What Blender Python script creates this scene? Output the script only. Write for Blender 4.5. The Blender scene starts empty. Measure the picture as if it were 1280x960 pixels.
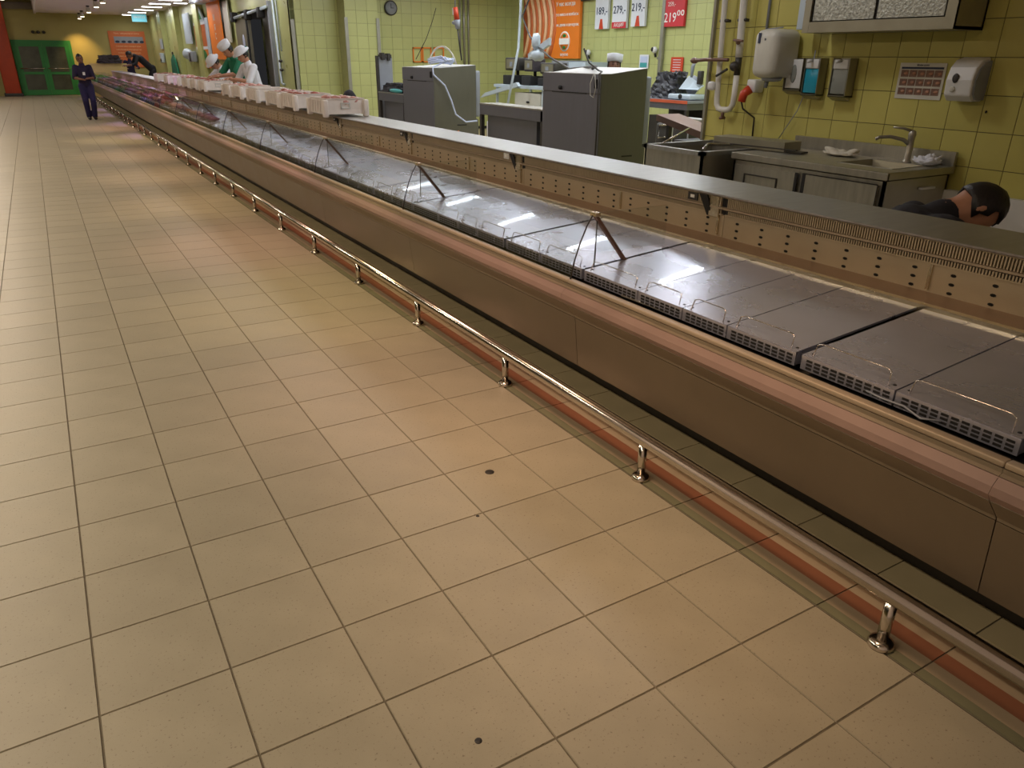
import bpy, bmesh, math, random
from mathutils import Vector, Matrix
random.seed(7)
sc = bpy.context.scene
PI = math.pi
# ------------------------------------------------------------------ camera
CAM = Vector((0.519, -2.120, 1.597)); FPX = 927.67
YAW, PIT, ROL = 0.5410, 0.4136, 0.0089
cy, sy = math.cos(YAW), math.sin(YAW)
_f = Vector((sy, cy, 0)); _r = Vector((cy, -sy, 0)); _u = Vector((0, 0, 1))
FW = _f*math.cos(PIT) - _u*math.sin(PIT); _u2 = _u*math.cos(PIT) + _f*math.sin(PIT)
RT = _r*math.cos(ROL) + _u2*math.sin(ROL); UP = _u2*math.cos(ROL) - _r*math.sin(ROL)
cam_d = bpy.data.cameras.new('camera'); cam = bpy.data.objects.new('camera', cam_d)
sc.collection.objects.link(cam); sc.camera = cam
cam_d.sensor_width = 36; cam_d.lens = FPX*36/1280; cam_d.clip_start = .02; cam_d.clip_end = 200
cam.matrix_world = Matrix(((RT.x, UP.x, -FW.x, CAM.x), (RT.y, UP.y, -FW.y, CAM.y), (RT.z, UP.z, -FW.z, CAM.z), (0, 0, 0, 1)))
# ------------------------------------------------------------------ world, exposure
w = bpy.data.worlds.new('world'); sc.world = w; w.use_nodes = True
w.node_tree.nodes['Background'].inputs[0].default_value = (.9, .92, 1, 1)
w.node_tree.nodes['Background'].inputs[1].default_value = 0.02
sc.view_settings.view_transform = 'Standard'; sc.view_settings.look = 'None'
sc.view_settings.exposure = 0.0; sc.view_settings.gamma = 1
sc.view_settings.use_curve_mapping = False

AISLE_W = 25; KITCHEN_W = 22; SPOT_W = 150
ORD = ['first','second','third','fourth','fifth','sixth','seventh','eighth','ninth','tenth','eleventh','twelfth','thirteenth','fourteenth','fifteenth','sixteenth','seventeenth','eighteenth','nineteenth','twentieth']

def link(o): sc.collection.objects.link(o); return o
def area_light(name, loc, sx, sy_, watts, col=(1, 1, 1), rot=(0, 0, 0)):
    d = bpy.data.lights.new(name, 'AREA'); d.shape = 'RECTANGLE'; d.size = sx; d.size_y = sy_
    d.energy = watts; d.color = col
    o = link(bpy.data.objects.new(name, d)); o.location = loc; o.rotation_euler = rot; return o
def spot_light(name, loc, target, watts, col, deg=60, blend=.6, size=.05):
    d = bpy.data.lights.new(name, 'SPOT'); d.energy = watts; d.color = col
    d.spot_size = math.radians(deg); d.spot_blend = blend; d.shadow_soft_size = size
    o = link(bpy.data.objects.new(name, d)); o.location = loc
    o.rotation_euler = (Vector(target)-Vector(loc)).to_track_quat('-Z', 'Y').to_euler(); return o
# fluorescent rows over the aisle (cool, dim)
AISLE_Y = [-2+1.5*k for k in range(14)]
for y in AISLE_Y:
    area_light('aisle_tube_and_fill_light', (-1.05, y, 3.08), .12, .5, AISLE_W, (1, .83, .63))
FAR_FILL_Y = (20, 24, 28, 32)  # unseen lamps added to brighten the far floor
for y in FAR_FILL_Y:
    area_light('aisle_tube_and_fill_light', (-1.6, y, 3.6), .3, 1.2, 60, (1, .86, .74))
# tube rows over the prep room and over the service worktop
TUBES = [(4.5, y) for y in (2.6, 4.8, 7.0, 9.2, 11.4, 13.6, 15.8, 18.0, 20.2, 22.4, 24.6, 26.8, 28.8, 31.0, 33.2, 35.5)]
KTUBES = [(x, y) for x in (6.9, 9.0) for y in (4.6, 6.6, 8.6, 10.6, 12.6)]
for x, y in TUBES:
    area_light('strip_light', (x, y, 3.09), .56, .10, 13, (.96, .96, 1))
for x, y in KTUBES:
    area_light('strip_light', (x, y, 3.09), 1.1, .12, KITCHEN_W, (.84, .92, 1))
# warm display spots on the track above the counter
SPOTS = []
cols = [(1, .66, .42), (1, .62, .44), (1, .74, .38), (1, .56, .42), (1, .68, .38)]
for i, y in enumerate([-.5, 1.1, 2.9, 4.9, 7.2, 9.8, 12.6, 15.6, 18.6]):
    SPOTS.append((1.5, y, 3.0))
    spot_light('display_spot_light', (1.5, y, 2.88), (2.1, y+.15, 0), SPOT_W, cols[i % 5], 58, 1, .32)
# ------------------------------------------------------------------ helpers
def ray(px, py): return FW + RT*((px-640)/FPX) - UP*((py-480)/FPX)
def at(px, py, ax, val):
    d = ray(px, py); return CAM + d*((val-CAM[ax])/d[ax])
def project(p):
    q = Vector(p)-CAM; z = q.dot(FW)
    if z <= .05: return None
    return (640+FPX*q.dot(RT)/z, 480-FPX*q.dot(UP)/z, z)

def mat(name, col, rough=.5, metal=0, noise=0, nscale=8, bump=0, bscale=60, emit=0, spec=.5, stretch=None,
        alpha=None, rnd=0, speck=None, coat=0):
    m = bpy.data.materials.new(name); m.use_nodes = True; nt = m.node_tree; N = nt.nodes; L = nt.links
    b = N['Principled BSDF']; b.inputs['Roughness'].default_value = rough; b.inputs['Metallic'].default_value = metal
    b.inputs['Specular IOR Level'].default_value = spec
    if coat: b.inputs['Coat Weight'].default_value = coat
    c = (*col, 1); b.inputs['Base Color'].default_value = c
    tc = N.new('ShaderNodeTexCoord'); mp = N.new('ShaderNodeMapping'); L.new(tc.outputs['Object'], mp.inputs[0])
    if stretch: mp.inputs['Scale'].default_value = stretch
    last = None
    if noise:
        n = N.new('ShaderNodeTexNoise'); n.inputs['Scale'].default_value = nscale; n.inputs['Detail'].default_value = 5
        L.new(mp.outputs[0], n.inputs['Vector'])
        r = N.new('ShaderNodeValToRGB'); r.color_ramp.elements[0].position = .3; r.color_ramp.elements[1].position = .7
        r.color_ramp.elements[0].color = tuple(max(0, v*(1-noise)) for v in col)+(1,)
        r.color_ramp.elements[1].color = tuple(min(1, v*(1+noise)) for v in col)+(1,)
        L.new(n.outputs[0], r.inputs[0]); last = r.outputs[0]
        mr = N.new('ShaderNodeMapRange'); mr.inputs[3].default_value = max(.02, rough*(1-.25)); mr.inputs[4].default_value = min(1, rough*1.25)
        L.new(n.outputs[0], mr.inputs[0]); L.new(mr.outputs[0], b.inputs['Roughness'])
    if speck:
        v = N.new('ShaderNodeTexNoise'); v.inputs['Scale'].default_value = speck[1]; v.inputs['Detail'].default_value = 2
        geo = N.new('ShaderNodeNewGeometry'); L.new(geo.outputs['Position'], v.inputs['Vector'])
        rr = N.new('ShaderNodeValToRGB'); rr.color_ramp.elements[0].position = .28; rr.color_ramp.elements[1].position = .36
        L.new(v.outputs[0], rr.inputs[0])
        mx = N.new('ShaderNodeMixRGB'); mx.inputs[1].default_value = (*speck[0], 1)
        L.new(rr.outputs[0], mx.inputs[0])
        if last: L.new(last, mx.inputs[2])
        else: mx.inputs[2].default_value = c
        last = mx.outputs[0]
    if rnd:
        oi = N.new('ShaderNodeObjectInfo'); hs = N.new('ShaderNodeHueSaturation')
        mr2 = N.new('ShaderNodeMapRange'); mr2.inputs[3].default_value = 1-rnd; mr2.inputs[4].default_value = 1+rnd
        L.new(oi.outputs['Random'], mr2.inputs[0]); L.new(mr2.outputs[0], hs.inputs['Value'])
        if last: L.new(last, hs.inputs['Color'])
        else: hs.inputs['Color'].default_value = c
        last = hs.outputs[0]
    if last: L.new(last, b.inputs['Base Color'])
    if bump:
        n2 = N.new('ShaderNodeTexNoise'); n2.inputs['Scale'].default_value = bscale; n2.inputs['Detail'].default_value = 3
        L.new(mp.outputs[0], n2.inputs['Vector']); bp = N.new('ShaderNodeBump'); bp.inputs['Strength'].default_value = bump
        bp.inputs['Distance'].default_value = .01
        L.new(n2.outputs[0], bp.inputs['Height']); L.new(bp.outputs[0], b.inputs['Normal'])
    if emit:
        b.inputs['Emission Color'].default_value = c; b.inputs['Emission Strength'].default_value = emit
    return m
def glass_mat(name, tint=(1, 1, 1), rough=.02, base=.05):
    m = bpy.data.materials.new(name); m.use_nodes = True; nt = m.node_tree; N = nt.nodes; L = nt.links
    N.remove(N['Principled BSDF']); o = N['Material Output']
    t = N.new('ShaderNodeBsdfTransparent'); t.inputs[0].default_value = (*tint, 1)
    g = N.new('ShaderNodeBsdfGlossy'); g.inputs['Roughness'].default_value = rough
    f = N.new('ShaderNodeLayerWeight'); f.inputs[0].default_value = .5
    pw = N.new('ShaderNodeMath'); pw.operation = 'POWER'; pw.inputs[1].default_value = 4; L.new(f.outputs['Facing'], pw.inputs[0])
    n = N.new('ShaderNodeTexNoise'); n.inputs['Scale'].default_value = 3
    m2 = N.new('ShaderNodeMath'); m2.operation = 'MULTIPLY_ADD'; m2.inputs[1].default_value = .55; m2.inputs[2].default_value = base; L.new(pw.outputs[0], m2.inputs[0])
    mm = N.new('ShaderNodeMath'); mm.operation = 'MULTIPLY_ADD'; mm.inputs[1].default_value = .02; L.new(n.outputs[0], mm.inputs[0]); L.new(m2.outputs[0], mm.inputs[2])
    x = N.new('ShaderNodeMixShader'); L.new(mm.outputs[0], x.inputs[0]); L.new(t.outputs[0], x.inputs[1]); L.new(g.outputs[0], x.inputs[2])
    L.new(x.outputs[0], o.inputs[0]); return m

M = {}
M['floor'] = mat('floor_tile', (.40, .35, .25), .42, 0, .06, 5, .05, 300, rnd=.05, speck=((.24, .20, .14), 130))
M['floor_far'] = mat('floor_tile_far', (.40, .35, .25), .42, 0, .05, 2, speck=((.24, .20, .14), 130))
M['grout'] = mat('floor_grout', (.17, .14, .095), .9, 0, .2, 20)
M['band'] = mat('band_beige', (.42, .32, .21), .42, 0, .06, 5, rnd=.04)
M['band_red'] = mat('band_red', (.27, .11, .06), .42, 0, .08, 6)
M['band_rail_shadow'] = mat('band_rail_shadow', (.21, .20, .12), .42, 0, .08, 6)  # the rail's shadow, painted as a stripe on the border tiles
M['floor_green'] = mat('floor_olive', (.46, .38, .22), .45, 0, .07, 5, rnd=.05)
M['wtile'] = mat('yellow_wall_tile', (.52, .47, .13), .25, 0, .05, 3, rnd=.06)
M['wgrout'] = mat('wall_grout', (.13, .11, .05), .9, 0, .1, 20)
M['btile'] = mat('pale_wall_tile', (.50, .52, .21), .3, 0, .04, 3, rnd=.03)
M['bgrout'] = mat('pale_grout', (.33, .33, .14), .9, 0, .1, 20)
M['farwall'] = mat('far_wall_paint', (.42, .36, .13), .7, 0, .05, 2)
M['ceiling'] = mat('ceiling_paint', (.78, .68, .66), .8, 0, .04, 3)
M['dark_ceiling'] = mat('dark_green_ceiling', (.03, .06, .03), .8, 0, .2, 3)
M['grey_band'] = mat('grey_beam', (.2, .17, .13), .7, 0, .1, 4)
M['steel'] = mat('brushed_steel', (.52, .50, .47), .34, .9, .10, 3, .05, 120, stretch=(1, 14, 1))
M['deck'] = mat('deck_steel', (.50, .51, .60), .28, .68, .06, 3, .01, 60, stretch=(2, 1, 1), rnd=.04, coat=.2)
M['beige_trim'] = mat('beige_trim', (.42, .33, .23), .5, .3, .06, 6)
M['worktop'] = mat('worktop_steel', (.45, .45, .44), .36, .85, .12, 5, .03, 90, stretch=(1, 6, 1))
M['panel'] = mat('bronze_panel', (.20, .155, .105), .42, .55, .08, 3)
M['ledge'] = mat('ledge_bumper', (.24, .19, .13), .45, .2, .08, 6)
M['ledge_pink_light'] = mat('pink_lit_ledge_strip', (.29, .19, .155), .38, .1, .06, 6)  # brownish ledge, with the pink light reflected on it put into the colour
M['rail_steel'] = mat('polished_tube', (.62, .57, .50), .16, 1, .05, 5)
M['backp'] = mat('perforated_steel', (.56, .46, .31), .4, .45, .08, 4)
M['well'] = mat('well_base_steel', (.36, .24, .16), .45, .5, .1, 6)
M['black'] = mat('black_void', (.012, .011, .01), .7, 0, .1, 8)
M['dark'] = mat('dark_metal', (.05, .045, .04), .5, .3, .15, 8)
M['strip'] = mat('divider_strip_steel', (.62, .53, .36), .25, .9, .06, 8)
M['wire'] = mat('handle_wire', (.62, .58, .54), .2, 1, .05, 8)
M['glass'] = glass_mat('clear_glass', (.95, .97, .97))
M['brown'] = mat('brown_bracket', (.22, .13, .10), .4, .5, .1, 10)
M['white'] = mat('white_plastic', (.72, .72, .70), .4, 0, .04, 6)
M['offwhite'] = mat('cream_enamel', (.60, .58, .50), .35, 0, .04, 6)
M['crate'] = mat('milky_crate_plastic', (.86, .80, .76), .45, 0, .05, 12)
M['mach'] = mat('machine_steel', (.19, .19, .22), .42, .75, .05, 2.5, .03, 100, stretch=(8, 8, 1))
M['mach_side'] = mat('machine_side_steel', (.15, .145, .115), .5, .5, .05, 2.5, .03, 100, stretch=(8, 8, 1))
M['sinksteel'] = mat('sink_steel', (.42, .40, .34), .36, .8, .12, 4, .03, 100, stretch=(1, 6, 1))
M['olive_steel'] = mat('olive_lit_steel', (.36, .34, .26), .4, .75, .1, 4)
M['orange'] = mat('orange_print', (.85, .22, .02), .5, 0, .04, 4)
M['orange2'] = mat('dark_orange_print', (.65, .16, .04), .5, 0, .06, 4)
M['red'] = mat('red_print', (.62, .03, .04), .5, 0, .05, 4)
M['redplug'] = mat('red_connector', (.62, .06, .02), .4, 0, .05, 8)
M['paper'] = mat('white_paper', (.74, .76, .80), .7, 0, .03, 8)
M['ink'] = mat('dark_ink', (.03, .04, .08), .7, 0, .05, 8)
M['whiteink'] = mat('white_ink', (.90, .88, .84), .6, 0, .03, 8)
M['grease'] = mat('sausage_brown', (.38, .07, .02), .4, 0, .15, 15)
M['cream'] = mat('cream_stripe', (.90, .58, .32), .5, 0, .06, 8)
M['green'] = mat('green_paint', (.02, .20, .04), .45, 0, .1, 4)
M['green_cloth'] = mat('green_cloth', (.01, .16, .08), .85, 0, .15, 20, .3, 60)
M['redcol'] = mat('orange_red_column', (.42, .05, .015), .5, 0, .1, 4)
M['doorglass'] = mat('dark_door_glass', (.06, .07, .05), .12, 0, .4, 2.5)
M['skin'] = mat('skin', (.48, .24, .15), .5, 0, .06, 20)
M['skin_dark'] = mat('skin_brown', (.22, .10, .06), .5, 0, .06, 20)
M['hair'] = mat('black_hair', (.012, .010, .010), .45, 0, .3, 40, .4, 90, stretch=(1, 1, .2))
M['navy'] = mat('navy_cloth', (.018, .012, .05), .85, 0, .2, 15, .2, 60)
M['navy_t'] = mat('navy_trousers', (.016, .011, .065), .85, 0, .15, 15, .2, 60)
M['blackcloth'] = mat('black_cloth', (.014, .013, .018), .9, 0, .25, 12, .3, 40)
M['darkcloth'] = mat('dark_grey_cloth', (.05, .04, .045), .9, 0, .25, 12, .3, 40)
M['whitecloth'] = mat('white_cotton', (.72, .74, .80), .85, 0, .05, 12, .3, 30)
M['shoe'] = mat('black_shoe', (.015, .01, .012), .5, 0, .1, 12)
M['cloth'] = mat('cream_rag', (.62, .58, .48), .9, 0, .08, 20, .5, 40)
M['greyplastic'] = mat('grey_plastic', (.28, .30, .34), .5, 0, .06, 8)
M['cabfront'] = mat('dimpled_aluminium', (.42, .42, .36), .45, .6, .35, 45, .6, 60)
M['blue_liquid'] = mat('blue_liquid', (.02, .34, .50), .2, 0, .05, 8)
M['grey_liquid'] = mat('grey_liquid', (.24, .25, .22), .3, 0, .05, 8)
M['hose'] = mat('pale_blue_hose', (.55, .62, .82), .35, 0, .05, 8)
M['meat_red'] = mat('red_meat', (.40, .12, .09), .35, 0, .3, 14, .3, 30)
M['meat_pink'] = mat('pink_meat', (.60, .30, .26), .35, 0, .25, 14, .3, 30)
M['meat_purple'] = mat('dark_meat', (.25, .08, .16), .35, 0, .3, 14, .3, 30)
M['sausage'] = mat('golden_sausage', (.62, .26, .06), .35, 0, .15, 14)
M['pale_yellow'] = mat('pale_yellow_board', (.66, .50, .20), .6, 0, .06, 3)
M['led'] = mat('lamp_diffuser', (1, .97, .98), .4, 0, 0, emit=6)
M['ledwarm'] = mat('warm_lamp', (1, .85, .6), .4, 0, 0, emit=9)
M['screenblue'] = mat('exit_sign_face', (.12, .42, .50), .4, 0, 0, emit=.6)
M['acwhite'] = mat('air_unit_white', (.5, .58, .64), .4, 0, .04, 5)
M['olive_door'] = mat('cold_door_grey', (.12, .11, .09), .45, .3, .12, 3)
M['bag'] = mat('black_bin_bag', (.014, .014, .02), .42, 0, .3, 5, .25, 12)
M['tablered'] = mat('red_table_edge', (.55, .10, .04), .45, 0, .08, 6)
M['pipe'] = mat('white_pipe', (.68, .66, .60), .35, 0, .04, 8)
M['yellow_strip'] = mat('grey_guard', (.34, .33, .28), .4, .6, .06, 8)
M['teal'] = mat('teal_sticker', (.06, .35, .36), .5, 0, .05, 8)

class MB:
    """collects shapes, built into one mesh"""
    def __init__(s): s.v = []; s.f = []; s.m = []; s.sm = []
    def add(s, vs, fs, mi=0, smooth=False):
        o = len(s.v); s.v += [tuple(v) for v in vs]
        for f in fs: s.f.append(tuple(i+o for i in f)); s.m.append(mi); s.sm.append(smooth)
        return s
    def box(s, a, b, mi=0):
        x0, y0, z0 = a; x1, y1, z1 = b
        return s.add([(x0, y0, z0), (x1, y0, z0), (x1, y1, z0), (x0, y1, z0), (x0, y0, z1), (x1, y0, z1), (x1, y1, z1), (x0, y1, z1)],
                     [(0, 3, 2, 1), (4, 5, 6, 7), (0, 1, 5, 4), (1, 2, 6, 5), (2, 3, 7, 6), (3, 0, 4, 7)], mi)
    def rbox(s, a, b, r=.01, mi=0, seg=2):
        bm = bmesh.new(); bmesh.ops.create_cube(bm, size=1)
        for v in bm.verts:
            v.co = Vector([(a[i]+b[i])/2+v.co[i]*(b[i]-a[i]) for i in range(3)])
        bmesh.ops.bevel(bm, geom=bm.edges[:], offset=r, segments=seg, profile=.5, affect='EDGES')
        s.bm(bm, mi, True); return s
    def bm(s, bm, mi=0, smooth=False, mtx=None):
        bm.verts.ensure_lookup_table(); bm.verts.index_update()
        vs = [(mtx @ v.co) if mtx else v.co.copy() for v in bm.verts]
        s.add(vs, [[v.index for v in f.verts] for f in bm.faces], mi, smooth); bm.free(); return s
    def hexa(s, base, top, mi=0):
        """prism between two rings with equal vertex counts"""
        n = len(base); fs = [tuple(reversed(range(n))), tuple(range(n, 2*n))]
        fs += [(i, (i+1) % n, n+(i+1) % n, n+i) for i in range(n)]
        return s.add(list(base)+list(top), fs, mi)
    def prism_y(s, prof, y0, y1, mi=0):
        return s.hexa([(x, y0, z) for x, z in prof], [(x, y1, z) for x, z in prof], mi)
    def tube(s, pts, r, n=8, mi=0, cap=True):
        pts = [Vector(p) for p in pts]; rs = r if isinstance(r, (list, tuple)) else [r]*len(pts)
        rings = []; ref = None
        for i, p in enumerate(pts):
            t = (pts[min(i+1, len(pts)-1)]-pts[max(i-1, 0)]).normalized()
            if ref is None: ref = Vector((0, 0, 1)) if abs(t.z) < .9 else Vector((1, 0, 0))
            a = t.cross(ref).normalized(); b = a.cross(t).normalized(); ref = b
            rings.append([p+a*(rs[i]*math.cos(2*PI*k/n))+b*(rs[i]*math.sin(2*PI*k/n)) for k in range(n)])
        vs = [v for g in rings for v in g]; fs = []
        for i in range(len(rings)-1):
            for k in range(n): fs.append((i*n+k, i*n+(k+1) % n, (i+1)*n+(k+1) % n, (i+1)*n+k))
        if cap: fs += [tuple(reversed(range(n))), tuple(range((len(rings)-1)*n, len(rings)*n))]
        return s.add(vs, fs, mi, True)
    def lathe(s, c, prof, n=16, mi=0):
        """prof: (r, z) list around a vertical axis"""
        vs = []; fs = []
        for r, z in prof:
            for k in range(n): vs.append((c[0]+r*math.cos(2*PI*k/n), c[1]+r*math.sin(2*PI*k/n), c[2]+z))
        for i in range(len(prof)-1):
            for k in range(n): fs.append((i*n+k, i*n+(k+1) % n, (i+1)*n+(k+1) % n, (i+1)*n+k))
        fs += [tuple(reversed(range(n))), tuple(range((len(prof)-1)*n, len(prof)*n))]
        return s.add(vs, fs, mi, True)
    def ell(s, c, r, mi=0, sub=2, rot=None, jit=0):
        bm = bmesh.new(); bmesh.ops.create_icosphere(bm, subdivisions=sub, radius=1)
        for v in bm.verts:
            k = 1+random.uniform(-jit, jit); v.co = Vector((v.co.x*r[0]*k, v.co.y*r[1]*k, v.co.z*r[2]*k))
        mt = Matrix.Translation(Vector(c)) @ (rot.to_4x4() if rot else Matrix())
        return s.bm(bm, mi, True, mt)
    def build(s, name, m, parent=None, bevel=0):
        me = bpy.data.meshes.new(name); me.from_pydata(s.v, [], s.f)
        for mm in (m if isinstance(m, (list, tuple)) else [m]): me.materials.append(mm)
        for p, mi, sm in zip(me.polygons, s.m, s.sm): p.material_index = mi; p.use_smooth = sm
        me.update(); o = link(bpy.data.objects.new(name, me)); o.parent = parent
        if bevel:
            bv = o.modifiers.new('bevel', 'BEVEL'); bv.width = bevel; bv.segments = 2; bv.limit_method = 'ANGLE'
        return o
def tag(o, label=None, cat=None, group=None, kind=None):
    if label: o['label'] = label
    if cat: o['category'] = cat
    if group: o['group'] = group
    if kind: o['kind'] = kind
    return o
def thing(name, label, cat, loc=(0, 0, 0), rz=0, group=None):
    o = link(bpy.data.objects.new(name, None)); o.location = loc; o.rotation_euler = (0, 0, rz); o.empty_display_size = .1
    return tag(o, label, cat, group)
def copy_tree(o, parent=None):
    c = o.copy(); link(c); c.parent = parent
    for ch in list(o.children): copy_tree(ch, c)
    return c
def struct(name, mb, m): return tag(mb.build(name, m), kind='structure')
def text_mesh(name, body, m, parent, loc, rot, size, ext=.001, align='CENTER'):
    cu = bpy.data.curves.new(name, 'FONT'); cu.body = body; cu.size = size; cu.extrude = ext; cu.align_x = align; cu.align_y = 'CENTER'
    cu.resolution_u = 2
    t = bpy.data.objects.new('tmp', cu); link(t); dg = bpy.context.evaluated_depsgraph_get()
    me = bpy.data.meshes.new_from_object(t.evaluated_get(dg)); me.name = name
    bpy.data.objects.remove(t); me.materials.clear(); me.materials.append(m)
    o = link(bpy.data.objects.new(name, me)); o.parent = parent; o.location = loc; o.rotation_euler = rot; return o
# faces -x, reading along -y ; faces -y reading along +x
ROT_MX = (PI/2, 0, -PI/2); ROT_MY = (PI/2, 0, 0)
# ================================================================== STRUCTURE
def tiled(name, O, U, V, nu, nv, su, sv, m_tile, m_far, m_base, thick=.004, gap=.004, limit=300, slab=.05, nrm=None, tile_name='tile', minpx=9):
    """a slab with proud tiles; tiles in view (largest first, up to limit) are objects, the rest one joined part"""
    O = Vector(O); U = Vector(U); V = Vector(V); nrm = Vector(nrm)
    Lu = nu*su; Lv = nv*sv
    mb = MB(); a = [O, O+U*Lu, O+U*Lu+V*Lv, O+V*Lv]
    mb.hexa([p-nrm*(slab+thick) for p in a], [p-nrm*thick for p in a])
    base = struct(name, mb, m_base)
    h = gap/2
    t = MB(); q = [U*h+V*h, U*(su-h)+V*h, U*(su-h)+V*(sv-h), U*h+V*(sv-h)]; cc = U*su/2+V*sv/2
    top = [p+(cc-p)*.008 for p in q]
    def geo(mb2, o): mb2.hexa([o+p-nrm*(thick+.001) for p in q], [o+p for p in top])
    geo(t, Vector((0, 0, 0)))
    proto = t.build(tile_name, m_tile, base)
    cells = []
    for i in range(nu):
        for j in range(nv):
            o = O+U*(i*su)+V*(j*sv); pr = [project(o+x) for x in q]
            vis = False; ar = 0
            if all(pr):
                xs = [p[0] for p in pr]; ys = [p[1] for p in pr]
                vis = max(xs) > 0 and min(xs) < 1280 and max(ys) > 0 and min(ys) < 960
                w_, h_ = max(xs)-min(xs), max(ys)-min(ys)
                ar = w_*h_ if (w_ >= minpx and h_ >= minpx*.5) else 0
            cells.append((ar if vis else 0, i, j, o))
    cells.sort(key=lambda c: -c[0])
    far = MB(); first = True; n = 0
    for ar, i, j, o in cells:
        if ar > 0 and n < limit:
            ob = proto if first else proto.copy()
            if not first: link(ob)
            first = False; ob.location = o; n += 1
        else: geo(far, o)
    if first: bpy.data.objects.remove(proto)
    if far.v: tag(far.build(tile_name+'_field', m_far, base), kind='stuff')
    return base
TS = 1/3.0
XB0 = 7*TS+.0047                                    # start of the striped border tiles (2.338)
# main aisle floor: joints at x = k/3, y = k/3
tiled('floor', (-9*TS*3, -9*TS, 0), (1, 0, 0), (0, 1, 0), 34, 122, TS, TS, M['floor'], M['floor_far'], M['grout'], nrm=(0, 0, 1), gap=.004, minpx=8)
# striped border
BW = .3135
bands = [(0, .040, 'band_rail_shadow'), (.040, .090, 'band'), (.090, .155, 'band_red'), (.155, BW, 'band')]
b = MB().box((XB0, -3, -.05), (11.3, 37, -.0045)); floor_r = struct('floor_border', b, M['grout'])
protos = []
mb = MB()
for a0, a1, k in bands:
    mi = ['band_rail_shadow', 'band', 'band_red'].index(k)
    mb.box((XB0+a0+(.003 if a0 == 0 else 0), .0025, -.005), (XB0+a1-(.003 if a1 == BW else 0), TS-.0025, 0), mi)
bt = mb.build('border_tile', [M['band_rail_shadow'], M['band'], M['band_red']], floor_r)
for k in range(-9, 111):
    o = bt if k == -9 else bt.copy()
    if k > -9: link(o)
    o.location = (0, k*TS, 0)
XG = XB0+BW
g = MB().box((XG+.003, .0025, -.005), (XG+TS-.0025, TS-.0025, 0)); gt = g.build('floor_tile', M['floor_green'], floor_r)
for k in range(-9, 60):
    o = gt if k == -9 else gt.copy()
    if k > -9: link(o)
    o.location = (0, k*TS, 0)
rest = MB()
for k in range(60, 111): rest.box((XG+.003, k*TS+.0025, -.005), (XG+TS-.0025, (k+1)*TS-.0025, 0))
for i in range(1, 25):
    for k in range(-9, 111): rest.box((XG+i*TS+.0025, k*TS+.0025, -.005), (XG+(i+1)*TS-.0025, (k+1)*TS-.0025, 0))
tag(rest.build('floor_tile_field', M['floor_green'], floor_r), kind='stuff')

WT = .2425
# near partition wall on the right (faces -x), its end at y = 3.6
zoff = 1.144-4*WT-WT*0.0
y0n = .952-17*WT
tiled('wall_right', (6.2, y0n, zoff-WT), (0, 1, 0), (0, 0, 1), 28, 13, WT, WT, M['wtile'], M['wtile'], M['wgrout'], nrm=(-1, 0, 0), gap=.004, thick=.003, slab=.2)
struct('trim_1', MB().box((6.17, y0n+28*WT, 0), (6.42, y0n+28*WT+.03, 3.12)), M['yellow_strip'])
# prep room walls
tiled('wall_prep_side', (10.6, 3.0, .06), (0, 1, 0), (0, 0, 1), 49, 13, WT, WT, M['btile'], M['btile'], M['bgrout'], nrm=(-1, 0, 0), gap=.006, thick=.003, slab=.1, limit=300)
tiled('wall_prep_back', (7.05, 14.85, .06), (1, 0, 0), (0, 0, 1), 15, 13, WT, WT, M['btile'], M['btile'], M['bgrout'], nrm=(0, -1, 0), gap=.008, thick=.003, slab=.1)
tiled('wall_pillar', (6.32, 14.4, .06), (1, 0, 0), (0, 0, 1), 3, 13, WT, WT, M['btile'], M['btile'], M['bgrout'], nrm=(0, -1, 0), gap=.008, thick=.003, slab=.5)
tiled('wall_prep_far', (5.3, 14.85, .06), (1, 0, 0), (0, 0, 1), 5, 13, WT, WT, M['btile'], M['btile'], M['bgrout'], nrm=(0, -1, 0), gap=.008, thick=.003, slab=.1)
struct('wall_behind_partition', MB().box((6.42, 2.9, 0), (10.7, 3.0, 3.2)), M['btile'])
# long wall behind the staff corridor, with the cold room door opening
struct('wall_corridor', MB().box((5.3, 14.85, 0), (5.4, 16.3, 3.2)).box((5.3, 19.6, 0), (5.4, 36.9, 3.2)).box((5.3, 16.3, 2.62), (5.4, 19.6, 3.2)).box((5.9, 16.2, 0), (6.0, 19.7, 3.2)), M['btile'])
struct('wall_far', MB().box((-9, 36.85, 0), (6, 37, 4.6)), M['farwall'])
struct('wall_left', MB().box((-9.1, -3.1, 0), (-9, 37, 4.6)), M['farwall'])
struct('wall_behind', MB().box((-9, -3.2, 0), (11, -3.1, 4.6)), M['ceiling'])
struct('ceiling', MB().box((1.1, -3.1, 3.15), (11, 37, 3.25)), M['ceiling'])
struct('ceiling_dark', MB().box((-9, -3.1, 4.5), (1.1, 37, 4.6)), M['dark_ceiling'])
struct('trim_2', MB().box((1.04, -3.1, 3.10), (1.12, 36.85, 4.5)), M['ceiling'])
struct('trim_3', MB().box((-9, 36.7, 3.25), (1.04, 36.85, 3.5)), M['grey_band'])
# steel corner guards on the prep room corners
for i, (x, y, z1) in enumerate([(5.33, 14.82, 2.3), (6.33, 14.39, 2.35), (7.03, 14.39, 2.35)]):
    tag(MB().box((x-.035, y-.02, .1), (x+.035, y, z1)).build('corner_guard', M['yellow_strip']),
        ['grey steel strip in the corner beside the cold room doorway', 'left grey steel strip on the pillar of the green wall', 'right grey steel strip on the pillar beside the clock wall'][i], 'corner guard')
# pilasters on the corridor wall
for i, (y, w_) in enumerate([(24.2, .7), (28.6, .9), (32.0, .8)]):
    struct('trim_%d' % (4+i), MB().box((5.12, y, 0), (5.3, y+w_, 3.15)), M['btile'])
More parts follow.
